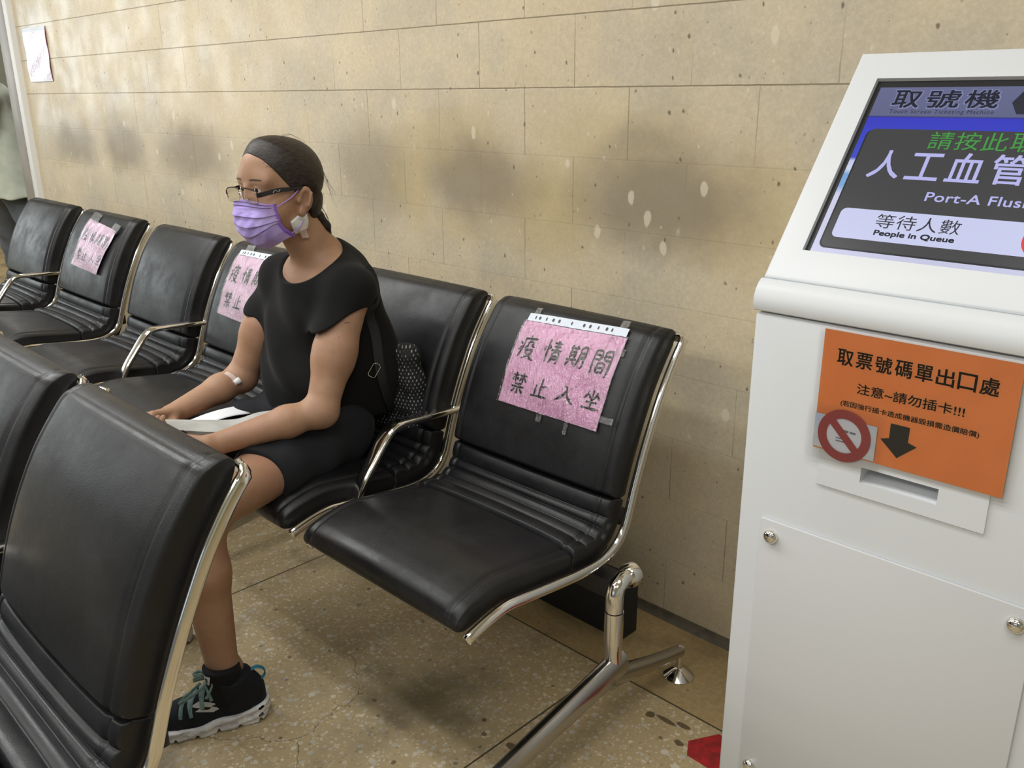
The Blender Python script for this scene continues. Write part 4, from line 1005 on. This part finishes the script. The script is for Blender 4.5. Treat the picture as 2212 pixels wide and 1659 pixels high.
# eyes, brows
M_EYE = new_mat('eye', (.62, .60, .57), .12, 0, .6)
t = NT(M_EYE); at = t.node('ShaderNodeAttribute', attribute_name='iris')
c = t.mix(t.smooth(at.outputs['Fac'], .905, .915), (.62, .59, .56), (.035, .018, .010)); c = t.mix(t.smooth(at.outputs['Fac'], .978, .982), c, (.003, .003, .003)); t.l.new(c, bsdf(M_EYE).inputs['Base Color'])
for e in EYE:
    mb = MB().sphere((0, 0, 0), .0132, 32, 24); v = mb.v[0]
    gz = np.array((.94, .26, .0)); gz /= np.linalg.norm(gz)
    o = mesh('eye', hw(v+np.array(e)), mb.f, M_EYE, woman)
    a = o.data.attributes.new('iris', 'FLOAT', 'POINT'); a.data.foreach_set('value', (v@gz/.0132).astype(np.float32))
M_BROW = new_mat('eyebrow_hair', (.085, .050, .032), .8)
for s in (1, -1):
    def shp(u, v): return u, v*(.25+.75*np.sqrt(np.clip(1-((u+.12)/.64)**2, 0, 1)))+1.1*(.12-u*u-.15*u)
    patch('eyebrow', head, hw((.088, s*.034, .0420)), HR[:, 1]*s, HR[:, 2], .036, .0040, .0006, M_BROW, woman, shp, 18, 5, False)
# face mask
M_MASK = vary(new_mat('lilac_mask_fabric', (.45, .32, .70), .75, 0, .25, Subsurface_Weight=.15), (.44, .31, .69), (.50, .37, .74), 30); bump_mat(M_MASK, 700, .08, .0006)
M_MASKD = new_mat('purple_mask_edge', (.24, .115, .56), .7); M_LOOP = new_mat('lilac_ear_loop', (.42, .27, .66), .7)
def mask_point(s, v):
    "s -1..1 right to left side, v 0 top .. 1 bottom"
    s = np.asarray(s, float); v = np.asarray(v, float)
    cf = np.interp(v, [0, .12, .32, .5, .7, .88, 1], [.1035, .108, .113, .113, .108, .094, .071]); cu = np.interp(v, [0, .12, .32, .5, .7, .88, 1], [-.003, -.017, -.042, -.064, -.090, -.113, -.127])
    ef = np.interp(v, [0, .6, .82, 1], [.066, .062, .050, .020]); el = np.interp(v, [0, .5, .85, 1], [.064, .067, .066, .060]); eu = np.interp(v, [0, .85, 1], [-.014, -.082, -.099])
    a = np.abs(s); k = a**1.25; rr = np.sqrt(np.clip(1-a**2.3, 0, 1))
    f = ef+(cf-ef)*rr; u = cu+(eu-cu)*k**1.1; l = np.sign(s)*el*np.sin(np.clip(a, 0, 1)*np.pi/2)**.92
    return f, l, u
ns, nv = 91, 110
ss, vv = np.meshgrid(np.linspace(-1, 1, ns), np.linspace(0, 1, nv)); ss, vv = ss.ravel(), vv.ravel()
f, l, u = mask_point(ss, vv)
pl = np.zeros_like(f)
for k, (v0, dp, cc) in enumerate([(.33, .0030, .0), (.49, .0036, .05), (.57, .0032, .17)]):      # pleats: step outward above each fold
    w = (v0+cc*(1-np.abs(ss))-vv); pl += dp*np.clip(1-np.abs(w)/.13, 0, 1)*np.where(w < 0, .0, 1)*(1-.45*np.abs(ss)**2)
    pl -= .0012*np.exp(-((w+.012)/.012)**2)*(1-.3*ss*ss)
pl += .0012*np.sin(14*vv+6*ss)*(1-ss*ss)*(vv > .15)+.0007*np.sin(17*ss+22*vv)*(vv > .25)*(1-ss*ss)
cn = np.stack([np.clip(1-np.abs(ss)**2, .1, 1), np.sign(ss)*np.abs(ss)**1.5, -.25+0*ss], 1); cn /= np.linalg.norm(cn, axis=1)[:, None]
P = np.stack([f, l, u], 1)+cn*pl[:, None]
F = [[j*ns+i, j*ns+i+1, (j+1)*ns+i+1, (j+1)*ns+i] for j in range(nv-1) for i in range(ns-1)]
mk = mesh('face_mask', hw(P), F, M_MASK, woman)
sm = mk.modifiers.new('thickness', 'SOLIDIFY'); sm.thickness = .0012; sm.offset = 0
for v0, nm in ((.045, 'mask_seam'), (.115, 'mask_seam')):
    q = np.linspace(-.97, .97, 60); a, b, c = mask_point(q, v0+0*q); pt = np.stack([a, b, c], 1)*np.array([1, 1.012, 1])+np.array([.0016, 0, .0002])
    MB().tube(hw(pt), .0006, 5).build(nm, new_mat('mask_stitching', (.09, .05, .20), .8) if v0 < .05 else bpy.data.materials['mask_stitching'], mk)
for sd in (1, -1):
    q = np.linspace(0.0, 1, 40); a, b, c = mask_point(sd*1.0+0*q, q); pt = np.stack([a, b, c], 1)
    MB().tube(hw(pt+np.array([0, sd*.0012, 0])), (.0042, .0012), 10, up=tuple(HR[:, 0])).build('mask_edge', M_MASKD, mk)
    a1 = mask_point(sd*1., .10); a2 = mask_point(sd*1., .97)
    ear_t, ear_b = (-.006, sd*.086, .010), (-.014, sd*.083, -.046)
    MB().tube(smooth_path(hw([(a1[0]-.002, a1[1]+sd*.002, a1[2]), (.028, sd*.0750, -.006), (.004, sd*.078, .010), (-.010, sd*.076, .016), (-.026, sd*.070, .008), (-.028, sd*.068, -.015), (-.024, sd*.070, -.040)]), 40), .0014, 7).build('ear_loop', M_LOOP, mk)
    MB().tube(smooth_path(hw([(a2[0]+.004, a2[1]+sd*.002, a2[2]+.004), (.006, sd*.072, -.076), (-.012, sd*.071, -.056), (-.024, sd*.070, -.040)]), 24), .0014, 7).build('ear_loop', M_LOOP, mk)
# glasses
M_RIM = new_mat('gunmetal_rim', (.22, .21, .20), .25, 1.0); M_TEMPLE = new_mat('glossy_black_temple', (.012, .010, .010), .22); M_SILVER = new_mat('silver_mark', (.75, .74, .72), .3, 1.0)
M_LENS = plastic('spectacle_lens', 0.02, 0.0, 5, .03)
gl = None
def lens_pts(sd, k=44, grow=0.0):
    a = np.linspace(0, 2*np.pi, k, endpoint=False); e = 2/3.6
    l = .0340+(.0275+grow)*np.sign(np.cos(a))*np.abs(np.cos(a))**e; u = .0085+(.0165+grow)*np.sign(np.sin(a))*np.abs(np.sin(a))**e
    u = u-.0025*((l-.0335)/.026); f = .1120-.10*np.maximum(l-.008, 0)**1.0*.16-1.6*(l-.03)**2+.10*(u-.012)
    return np.stack([f, sd*l, u], 1)
gp = lens_pts(1)
for sd in (1, -1):
    p = lens_pts(sd); pc = np.r_[p, p[:2]]
    o = MB().tube(hw(pc), (.0008, .0009), 8, up=tuple(HR[:, 0]), cap=False)
    if gl is None: gl = o.build('glasses', M_RIM, woman)
    else: o.build('rim', M_RIM, gl)
    mesh('lens', hw(p*[1, 1, 1]-[.0002, 0, 0]), [list(range(len(p)))], M_LENS, gl)
    top = p[(p[:, 2] > .020)]; top = top[np.argsort(sd*top[:, 1])]
    MB().tube(hw(top), (.0011, .0015), 8, up=tuple(HR[:, 0])).build('brow_bar', M_TEMPLE, gl)
    hp = p[np.argmax(sd*p[:, 1])]
    ln = smooth_path(hw([hp+[.001, 0, .006], hp+[-.006, sd*.006, .006], (.062, sd*.0735, .0165), (.030, sd*.0785, .0160), (.000, sd*.0815, .0150), (-.014, sd*.0815, .014), (-.030, sd*.079, -.004)]), 40)
    MB().tube(ln, [(.0056-.0026*max(0, (i-12)/27), .0013) for i in range(40)], 10, 4, up=tuple(HR[:, 2])).build('temple_arm', M_TEMPLE, gl)
    if sd > 0:
        b0 = lambda f, u: hw((f, .0745+.0000+(.064-f)*.14+.0012, u))
        MB().tube(smooth_path([b0(.0735, .0130), b0(.070, .0175), b0(.066, .0180), b0(.062, .0150), b0(.058, .0150), b0(.055, .0185)], 24), .0006, 6).build('silver_mark', M_SILVER, gl)
MB().tube(smooth_path(hw([(.1115, .0075, .012), (.1145, .003, .0145), (.1145, -.003, .0145), (.1115, -.0075, .012)]), 12), .0011, 8).build('bridge', M_SILVER, gl)
for sd in (1, -1): MB().sphere(hw((.1035, sd*.0095, .002)), (.0022, .0035, .0055), 10, 8).build('nose_pad', M_LENS, gl)
# dressings
M_GAUZE = bump_mat(new_mat('white_gauze', (.74, .74, .72), .85), 420, .25, .001); M_TAPEW = new_mat('translucent_medical_tape', (.66, .52, .46), .45)
nk = lambda p: np.minimum(head(p), torso(p))
nkb = gated(body, (-2.2, 1.0, .55), (-1.7, 1.35, 1.3), .2)
dU, dV = np.array((-.10, -.80, -.25)), np.array((.10, .35, -1.0))
ga = patch('neck_gauze', nkb, (-1.893, 1.186, 1.098), dU, dV, .042, .046, lambda u, v: .0045+.001*np.sin(9*u+5*v), M_GAUZE, woman, lambda u, v: (u*(1-.12*v), v+.10*u))
for k in (-.28, .12): patch('medical_tape', nkb, np.array((-1.893, 1.186, 1.098))+dV*.026+dU*k*.03, dU, dV, .010, .034, .0056, M_TAPEW, ga, None, 6, 10)
arm_f = gated(arm_r, (-2.22, .8, .5), (-2.0, 1.3, .9), .2)
co_ = patch('cotton_ball', arm_f, (-2.100, 1.090, .672), (.5, .3, -.55), (.35, -.85, -.1), .022, .020, lambda u, v: .0015+.0085*np.sqrt(np.clip(1-3.9*(u*u+v*v), 0, 1)), M_GAUZE, woman)
patch('medical_tape', arm_f, (-2.118, 1.078, .690), (.5, .35, -.6), (.4, -.85, 0), .040, .013, .0022, M_TAPEW, co_, None, 16, 6)
arl = gated(arm_l, (-1.9, .9, .6), (-1.6, 1.3, 1.0), .2)
patch('pen_mark', arl, (-1.722, 1.195, .880), (.3, .8, -.10), (0, 0, 1), .018, .0016, .0004, new_mat('violet_pen', (.05, .03, .10), .6), woman, None, 8, 3)

# shoes
M_SHOE = cloth('black_knit_upper', (.010, .011, .014), (.015, .017, .021), .85, 320); M_SOLE = vary(new_mat('white_foam_sole', (.62, .60, .60), .6), (.55, .53, .53), (.70, .69, .68), 40)
M_LACE = vary(new_mat('teal_grey_laces', (.15, .24, .23), .8), (.12, .20, .195), (.19, .28, .27), 90); M_TEAL = new_mat('teal_webbing', (.015, .16, .22), .7); M_LOGO = new_mat('light_grey_print', (.48, .48, .47), .6); M_TAGW = new_mat('white_woven_tag', (.75, .75, .73), .7); M_SOCK = cloth('black_sock', (.009, .009, .010), (.012, .012, .013), .95)
def make_shoe(heel, d, lateral):
    "heel on floor, d toe direction, lateral +1 if the outer side is the left of d"
    d = np.array((d[0], d[1], 0.0)); d /= np.linalg.norm(d); R = frame(d, (0, 0, 1)); H0 = np.array((heel[0], heel[1], 0.0)); R32 = A32(R)
    W = lambda q: H0+np.asarray(q, float)@R.T
    loc = lambda p: (p-A32(H0))@R32
    def foot2(q, gr=0.0):      # plan outline
        r = np.interp(q[:, 0], [0, .04, .10, .15, .20, .24, .275], [.030, .037, .034, .043, .048, .044, .030])
        c = np.interp(q[:, 0], [0, .1, .2, .275], [0, .004*lateral, -.002*lateral, -.010*lateral])
        x = np.clip(q[:, 0], .032, .238)
        return np.sqrt((q[:, 0]-x)**2+(np.abs(q[:, 1]-c)*1.0)**2)-np.interp(x, [.032, .04, .10, .15, .20, .238], [.034, .037, .035, .043, .047, .038])-gr
    def upper(p):
        q = loc(p); x = q[:, 0]
        top = np.interp(x, [-.01, .02, .055, .095, .13, .17, .21, .25, .28], [.098, .112, .116, .132, .112, .084, .068, .056, .040])
        o = foot2(q, -.001); z = q[:, 2]
        taper = .035*np.clip(z/.10, 0, 1.2)**1.6*np.interp(x, [0, .05, .12, .2, .28], [.10, .28, .75, .8, .7])
        d0 = smax(o+taper, z-top, .030); d0 = smax(d0, .022-z, .004)
        ank = cone(q, (.072, 0, .08), (.080, 0, .145), .046, .047); ank = smax(ank, z-np.interp(x, [.02, .08, .13], [.126, .116, .142]), .004)
        return smin(d0, ank, .02)
    def sole(p):
        q = loc(p); x, z = q[:, 0], q[:, 2]
        th = np.interp(x, [-.005, .03, .09, .15, .20, .26, .28], [.046, .040, .033, .027, .025, .026, .030])
        lo = np.interp(x, [-.005, .02, .05, .2, .25, .285], [.012, .002, 0, 0, .002, .012])
        o = foot2(q, .0055+.0022*np.sin(x*95)+.0015*np.sin(z*330+x*60))
        gap = np.clip(.006-np.abs(((x+.004) % .047)-.0235+.0)*1.0, 0, 1)*1.6
        dd = smax(smax(o, z-th-.002*np.sin(x*70), .006), lo+gap-z, .004)
        q2 = q.copy(); xm = ((x+.012) % .036)-.018
        hole = ((xm/.0068)**2+((z-.5*th-.003*np.sin(x*60))/.0042)**2-1)*.004
        return np.maximum(dd, -np.maximum(hole, -(o+.0030)))
    lo, hi = H0+(-.32, -.32, -.005), H0+(.32, .32, .16)
    gu = gated(upper, np.min([W((-.02, -.06, 0)), W((.29, .06, .14))], 0)-.03, np.max([W((-.02, -.06, 0)), W((.29, .06, .14))], 0)+.03, .02)
    V, Q = sdf_mesh(upper, np.minimum(W((-.02, -.07, 0)), W((.30, .07, 0)))-.07, np.maximum(W((-.02, -.07, 0)), W((.30, .07, .15)))+.07, .0022)
    sh = fast_mesh('shoe', V, Q, M_SHOE, woman)
    V, Q = sdf_mesh(sole, np.minimum(W((-.02, -.07, 0)), W((.30, .07, 0)))-.07, np.maximum(W((-.02, -.07, 0)), W((.30, .07, .06)))+.07, .0019)
    fast_mesh('sole', V, Q, M_SOLE, sh)
    def sock(p):
        q = loc(p); c = cone(q, (.084, 0, .07), (.095, 0, .158), .043, .0410)
        return smax(c, q[:, 2]-(.146+.06*(q[:, 0]-.05)), .003)
    both = lambda p: np.minimum(upper(p), sock(p))
    # laces across the tongue
    pj = lambda pts, o: project(upper, W(pts), o)
    lc = []
    for i, x in enumerate((.120, .132, .144, .156, .168, .180)):
        t = np.linspace(-1, 1, 16); w = .014+.0014*i
        P = np.stack([x+.012*(np.abs(t)-.5)+(.006*t if i % 2 else -.006*t), w*t, .12+0*t], 1); P[:, 2] -= .030*(x-.10)/.05+.035*np.abs(t)**2
        MB().tube(pj(P, .0022), (.0044, .0018), 8, up=tuple(d)).build('lace', M_LACE, sh)
    kn = np.array((.120, .008*lateral, .128))
    for pts in ([(0, 0, 0), (.012, .012, .016), (.026, .020, .020), (.034, .016, .010), (.022, .006, .004), (0, 0, 0)], [(0, 0, 0), (.016, .028, -.004), (.052, .040, -.018), (.070, .034, -.030), (.058, .028, -.022), (.02, .012, -.002)], [(0, 0, 0), (-.006, .020, -.002), (.002, .036, -.014), (.012, .042, -.026)], [(0, 0, 0), (.020, -.024, .004), (.036, -.030, -.006), (.016, -.014, 0)]):
        P = W(smooth_path(np.array(pts)*(1, lateral, 1)+kn, 30))
        dd = upper(A32(P)); P = P+np.clip(.003-dd, 0, .03)[:, None]*grad(upper, P)
        MB().tube(P, (.0042, .0018), 8, up=(0, 0, 1)).build('lace', M_LACE, sh)
    # tongue tag, heel loop, side print
    tg = patch('tongue_tag', both, W((.128, .027*lateral, .134)), -d+.5*(W((0, lateral, 0))-H0), np.array((0, 0, 1.0))+.35*d, .021, .024, .0024, M_TAGW, sh, lambda u, v: (u+.25*v, v), 8, 8, False)
    patch('tag_mark', both, W((.128, .027*lateral, .134)), -d+.5*(W((0, lateral, 0))-H0), np.array((0, 0, 1.0))+.35*d, .008, .009, .0030, M_BLACK, tg, lambda u, v: (u*(1-.0*v), v), 6, 6, False)
    patch('tag_mark', both, W((.128, .027*lateral, .134)), -d+.5*(W((0, lateral, 0))-H0), np.array((0, 0, 1.0))+.35*d, .003, .003, .0035, M_TAGW, tg, None, 4, 4, False)
    lp = smooth_path([(.036, 0, .118), (.016, 0, .126), (.000, 0, .116), (.000, 0, .100), (.018, 0, .086)], 24)
    MB().tube(W(lp), (.0075, .0014), 10, up=tuple(R[:, 1])).build('pull_loop', M_TEAL, sh)
    side = lambda x, z: (x, .06*lateral, z)
    A_ = [(.029, .006), (.010, .0145), (-.029, .003), (-.010, -.0045)]
    for cx, cz, k_, ml in ((.140, .066, 1, M_LOGO), (.131, .0545, 1, M_LOGO), (.1355, .0605, .42, M_SHOE)):
        outer = [(cx+a*k_, cz+b*k_) for a, b in A_]; n = 10; pts = []
        for a, b in zip(outer, outer[1:]+outer[:1]):
            for k in range(n): f = k/n; pts.append((a[0]+(b[0]-a[0])*f, a[1]+(b[1]-a[1])*f))
        C0 = np.mean(pts, 0); rings = [[(C0[0]+(x-C0[0])*g, C0[1]+(z-C0[1])*g) for x, z in pts] for g in (1, .8, .6, .4, .2, .03)]
        P = np.array([side(x, z) for rg2 in rings for x, z in rg2]); m = len(pts)
        F = [[r*m+i, r*m+(i+1) % m, (r+1)*m+(i+1) % m, (r+1)*m+i] for r in range(5) for i in range(m)]
        P = W(P); nd = -R[:, 1]*lateral
        for _ in range(30): P = P+np.clip(upper(A32(P))-(.0006 if k_ == 1 else .0012), -.01, .01)[:, None]*nd*.9
        mesh('side_print', P, F, ml, sh)
    V, Q = sdf_mesh(sock, W((.09, 0, .11))-.08, W((.09, 0, .11))+.08, .0028); fast_mesh('sock', V, Q, M_SOCK, woman)
make_shoe((-1.662, .846), (-.44, -.90), 1)
make_shoe((-2.085, .860), (-.16, -.98), -1)

# bag behind her
M_WEAVE = new_mat('black_and_white_woven_fabric', (.012, .012, .014), .8); t = NT(M_WEAVE)
co = t.node('ShaderNodeTexCoord').outputs['Object']; sx = t.node('ShaderNodeSeparateXYZ'); t.l.new(co, sx.inputs[0])
hz = t.math('ADD', t.math('MULTIPLY', sx.outputs[0], .75), t.math('MULTIPLY', sx.outputs[1], .75))
rz = t.math('DIVIDE', sx.outputs[2], .0100); fr_ = t.math('FLOOR', rz); fz = t.math('ABSOLUTE', t.math('SUBTRACT', t.math('SUBTRACT', rz, fr_), .5))
ux = t.math('ADD', t.math('DIVIDE', hz, .0105), t.math('MULTIPLY', t.math('FLOORED_MODULO', fr_, 2.0), .5)); fu = t.math('ABSOLUTE', t.math('SUBTRACT', t.math('SUBTRACT', ux, t.math('FLOOR', ux)), .5))
mk_ = t.math('MULTIPLY', t.smooth(fu, .10, .17, 1, 0), t.smooth(fz, .20, .30, 1, 0)); mk_ = t.math('MULTIPLY', mk_, t.smooth(t.noise(co, 70, 2), .35, .6))
t.l.new(t.mix(mk_, (.012, .012, .014), (.42, .42, .44)), bsdf(M_WEAVE).inputs['Base Color'])
BC = np.array((-1.820, 1.398, .640)); BR = frame((-.25, 1, .18), (0, -.20, 1))
def bag_f(p):
    d = rbox(p, BC, (.036, .095, .135), .034, BR); return d-.003*np.sin(p[:, 2]*70+p[:, 0]*30)
V, Q = sdf_mesh(bag_f, BC-.24, BC+.24, .0035)
bag = thing('bag', 'black bag with white woven flecks squeezed behind the seated woman', 'bag', tuple(BC-(0, 0, .14)))
fast_mesh('bag_body', V, Q, M_WEAVE, bag)
M_STRAP = new_mat('black_webbing', (.010, .010, .011), .7)
zp = project(bag_f, [BC+BR@np.array((-.02, -.05+.1*k/14, .16)) for k in range(15)], .001)
MB().tube(zp, (.0045, .0015), 8).build('zip', M_STEEL, bag)
gsh = gated(shirt, (-2.3, 1.0, .5), (-1.6, 1.5, 1.1), .3)
sp = smooth_path([(-1.82, 1.30, .97), (-1.775, 1.31, .85), (-1.770, 1.31, .735), (-1.780, 1.33, .66), (-1.80, 1.36, .60)], 40)
sp = project(gsh, sp, .0025)
MB().tube(sp, (.013, .0013), 10, 4, up=(.1, .75, .65)).build('strap', M_STRAP, bag)
bc = project(gsh, [(-1.765, 1.290, .728)], .006)[0]; nb = grad(gsh, [bc])[0]; tb = np.array((.0, .62, .78)); tb -= nb*(nb@tb); tb /= np.linalg.norm(tb); sb = np.cross(tb, nb)
bp_ = [bc+tb*a*.0185+sb*b*.0100 for a, b in ((-1, -.5), (-.8, -1), (.8, -1), (1, -.5), (1, .5), (.8, 1), (-.8, 1), (-1, .5), (-1, -.5), (-.8, -1))]
MB().tube(bp_, .0013, 8, cap=False).build('strap_buckle', M_CHROME, bag)

# folded papers in her hands
M_NEWS = vary(new_mat('newsprint', (.52, .52, .48), .8), (.38, .38, .35), (.46, .46, .43), 18); M_WHITEP = new_mat('white_paper', (.78, .79, .82), .7)
pp = thing('folded_papers', 'folded newsprint leaflet and white sheet in the woman\'s hands', 'papers', (-1.97, .95, .615))
TOPE = np.array([(-2.04, .845, .640), (-2.01, .924, .622), (-1.98, .994, .610), (-1.96, 1.042, .618), (-1.93, 1.079, .622)])
BOTE = np.array([(-2.00, .819, .625), (-1.975, .872, .617), (-1.945, .916, .607), (-1.925, .966, .598), (-1.915, 1.039, .611)])
def leaf(name, mat, dz, k, par):
    A, B = smooth_path(TOPE, 30), smooth_path(BOTE, 30); n = 12; P = []
    for j in range(n):
        f = j/(n-1); q = A*(1-f)+B*f; q = q+np.array((0, 0, dz+.0035*math.sin(f*3.1)*(1-k*.2)))[None]+np.linspace(0, 1, 30)[:, None]*np.array((.004*k, .004*k, .003*k)); P.append(q)
    o = mesh(name, np.concatenate(P), [[j*30+i, j*30+i+1, (j+1)*30+i+1, (j+1)*30+i] for j in range(n-1) for i in range(29)], mat, par)
    m = o.modifiers.new('thickness', 'SOLIDIFY'); m.thickness = .0006; return o
for k in range(4): leaf('newsprint_leaf', M_NEWS, .0016*k, k, pp)
v, f = lift_poly([(0, 0), (1, 0), (1, 1), (0, 1)], lambda u, w: np.stack([-1.985+.012*u+.006*w, .846+.020*u+.020*w*.4, .6305-.007*w-.002*u], -1)); mesh('printed_mark', v, f, M_PRINT, pp, False)
def white_sheet(dz, dx):
    A, B = np.array([(-2.045, .905, .620), (-2.065, 1.060, .617)]), np.array([(-1.985, .925, .622), (-2.015, 1.062, .606)])
    P = [(A[0]*(1-u)+A[1]*u)*(1-w)+(B[0]*(1-u)+B[1]*u)*w+np.array((dx, dx, dz+.006*math.sin(u*3.1))) for w in np.linspace(0, 1, 6) for u in np.linspace(0, 1, 12)]
    o = mesh('white_sheet', P, [[j*12+i, j*12+i+1, (j+1)*12+i+1, (j+1)*12+i] for j in range(5) for i in range(11)], M_WHITEP, pp); m = o.modifiers.new('thickness', 'SOLIDIFY'); m.thickness = .0005
white_sheet(0, 0); white_sheet(.002, .005)

# ------------------------------------------------------------------ person standing at the left edge, beyond the end of the wall
BP = np.array((-6.98, 2.02, 0.0)); L2 = lambda x, y, z: BP+np.array((x, y, z))
def bg_body(p):
    d = ell(p, L2(-.02, 0, 1.615), (.075, .095, .115)); d = smin(d, ell(p, L2(-.02, -.03, 1.56), (.058, .07, .07)), .03)
    d = smin(d, cone(p, L2(0, .01, 1.40), L2(-.01, .01, 1.53), .06, .052), .03)
    d = smin(d, cone(p, L2(0, 0, 1.30), L2(.04, 0, .95), .13, .13), .05)
    d = smin(d, ell(p, L2(-.02, -.105, 1.60), (.012, .016, .018)), .01)
    for a, b in ((L2(.06, 0, .9), L2(.38, .06, .48)), (L2(-.04, 0, .9), L2(-.12, .02, .48))): d = smin(d, cone(p, a, b, .09, .055), .04)
    for a, b in ((L2(.38, .06, .48), L2(.50, .12, .10)), (L2(-.12, .02, .48), L2(-.16, .06, .10))): d = smin(d, cone(p, a, b, .055, .036), .03)
    d = smin(d, cone(p, L2(-.15, 0, 1.38), L2(-.18, -.05, 1.18), .048, .042), .03)
    return d
def bg_arm(p):
    a, b, c = L2(.16, -.06, 1.37), L2(.22, -.12, 1.27), L2(.24, -.18, 1.17)
    d = smin(cone(p, a, b, .05, .042), cone(p, b, c, .042, .028), .02)
    pal = cone(p, L2(.245, -.185, 1.155), L2(.250, -.205, 1.085), .026, .034)
    for i in range(4):
        k = L2(.225+.018*i, -.205, 1.075); f = smin(cone(p, k, k+(0, -.012, -.036), .010, .009), cone(p, k+(0, -.012, -.036), k+(0, .006, -.062), .009, .0075), .004); pal = smin(pal, f, .008)
    pal = smin(pal, smin(cone(p, L2(.220, -.20, 1.12), L2(.195, -.225, 1.085), .013, .011), cone(p, L2(.195, -.225, 1.085), L2(.195, -.235, 1.05), .011, .008), .005), .01)
    return smin(d, pal, .015)
def bg_all(p): return smin(bg_body(p), bg_arm(p), .01)
bgp = thing('person', 'standing person in pale coat and dark trousers cut off by the left frame edge', 'person', tuple(BP))
V, Q = sdf_mesh(bg_all, BP+(-.40, -.40, .0), BP+(.70, .40, 1.80), .006); fast_mesh('body', V, Q, M_SKIN, bgp)
M_COAT = cloth('pale_green_white_coat', (.52, .56, .46), (.62, .65, .55), .9, 300); M_TROU = cloth('slate_trousers', (.10, .112, .128), (.14, .152, .165), .9, 300)
def bg_coat(p):
    z = p[:, 2]
    d = cone(p, L2(.0, .01, 1.36), L2(.15, .03, .70), .150, .270)
    d = smin(d, cone(p, L2(-.15, 0, 1.38), L2(.12, 0, 1.38), .07, .07), .06)
    d = smax(d, .745-z, .01)
    d = smin(d, smax(smin(cone(p, L2(.16, -.05, 1.37), L2(.22, -.12, 1.27), .078, .078), cone(p, L2(.22, -.12, 1.27), L2(.25, -.18, 1.15), .078, .076), .03), plane(p, L2(.24, -.18, 1.18), (.05, -.25, -1)), .006), .02)
    d = smin(d, smax(cone(p, L2(-.17, 0, 1.38), L2(-.20, -.05, 1.10), .068, .066), plane(p, L2(-.2, -.05, 1.13), (0, -.2, -1)), .006), .02)
    d = d-.006*np.sin(p[:, 0]*34+p[:, 1]*30+2*np.sin(z*6))*np.clip((1.3-z)/.3, 0, 1)
    return smax(d, -ell(p, L2(-.01, -.03, 1.475), (.075, .085, .07)), .01)
V, Q = sdf_mesh(bg_coat, BP+(-.40, -.40, .60), BP+(.55, .40, 1.56), .0065); fast_mesh('coat', V, Q, M_COAT, bgp)
def bg_tr(p):
    d = ell(p, L2(.02, 0, .92), (.155, .12, .12))
    for a, b, c in ((L2(.06, 0, .9), L2(.38, .06, .48), L2(.50, .12, .07)), (L2(-.04, 0, .9), L2(-.12, .02, .48), L2(-.16, .06, .07))):
        d = smin(d, cone(p, a, b, .115, .088), .04); d = smin(d, smax(cone(p, b, c, .088, .075), .075-p[:, 2], .005), .02)
    return d-.004*np.sin(p[:, 2]*50+p[:, 0]*20)
V, Q = sdf_mesh(bg_tr, BP+(-.40, -.35, .04), BP+(.70, .40, 1.06), .0065); fast_mesh('trousers', V, Q, M_TROU, bgp)
for px_, py_ in ((.50, .10), (-.16, .04)):
    sh_ = lambda p: smax(smin(cone(p, L2(px_, py_+.04, .045), L2(px_+.01, py_-.15, .035), .044, .038), cone(p, L2(px_, py_+.02, .06), L2(px_, py_+.01, .10), .042, .042), .03), .002-p[:, 2], .004)
    V, Q = sdf_mesh(sh_, L2(px_-.1, py_-.26, -.02), L2(px_+.1, py_+.14, .18), .006); fast_mesh('shoe', V, Q, M_BLACK, bgp)
def bg_hair(p):
    d = ell(p, L2(-.02, .012, 1.635), (.086, .102, .115)); return smax(smax(d, (p[:, 1]-(BP[1]-.035))*-1+0*d-.03*np.clip((p[:, 2]-1.66)/.06, 0, 1), .01), 1.535-p[:, 2], .01)
V, Q = sdf_mesh(bg_hair, BP+(-.2, -.2, 1.45), BP+(.2, .2, 1.80), .006); fast_mesh('hair', V, Q, M_HAIR, bgp)
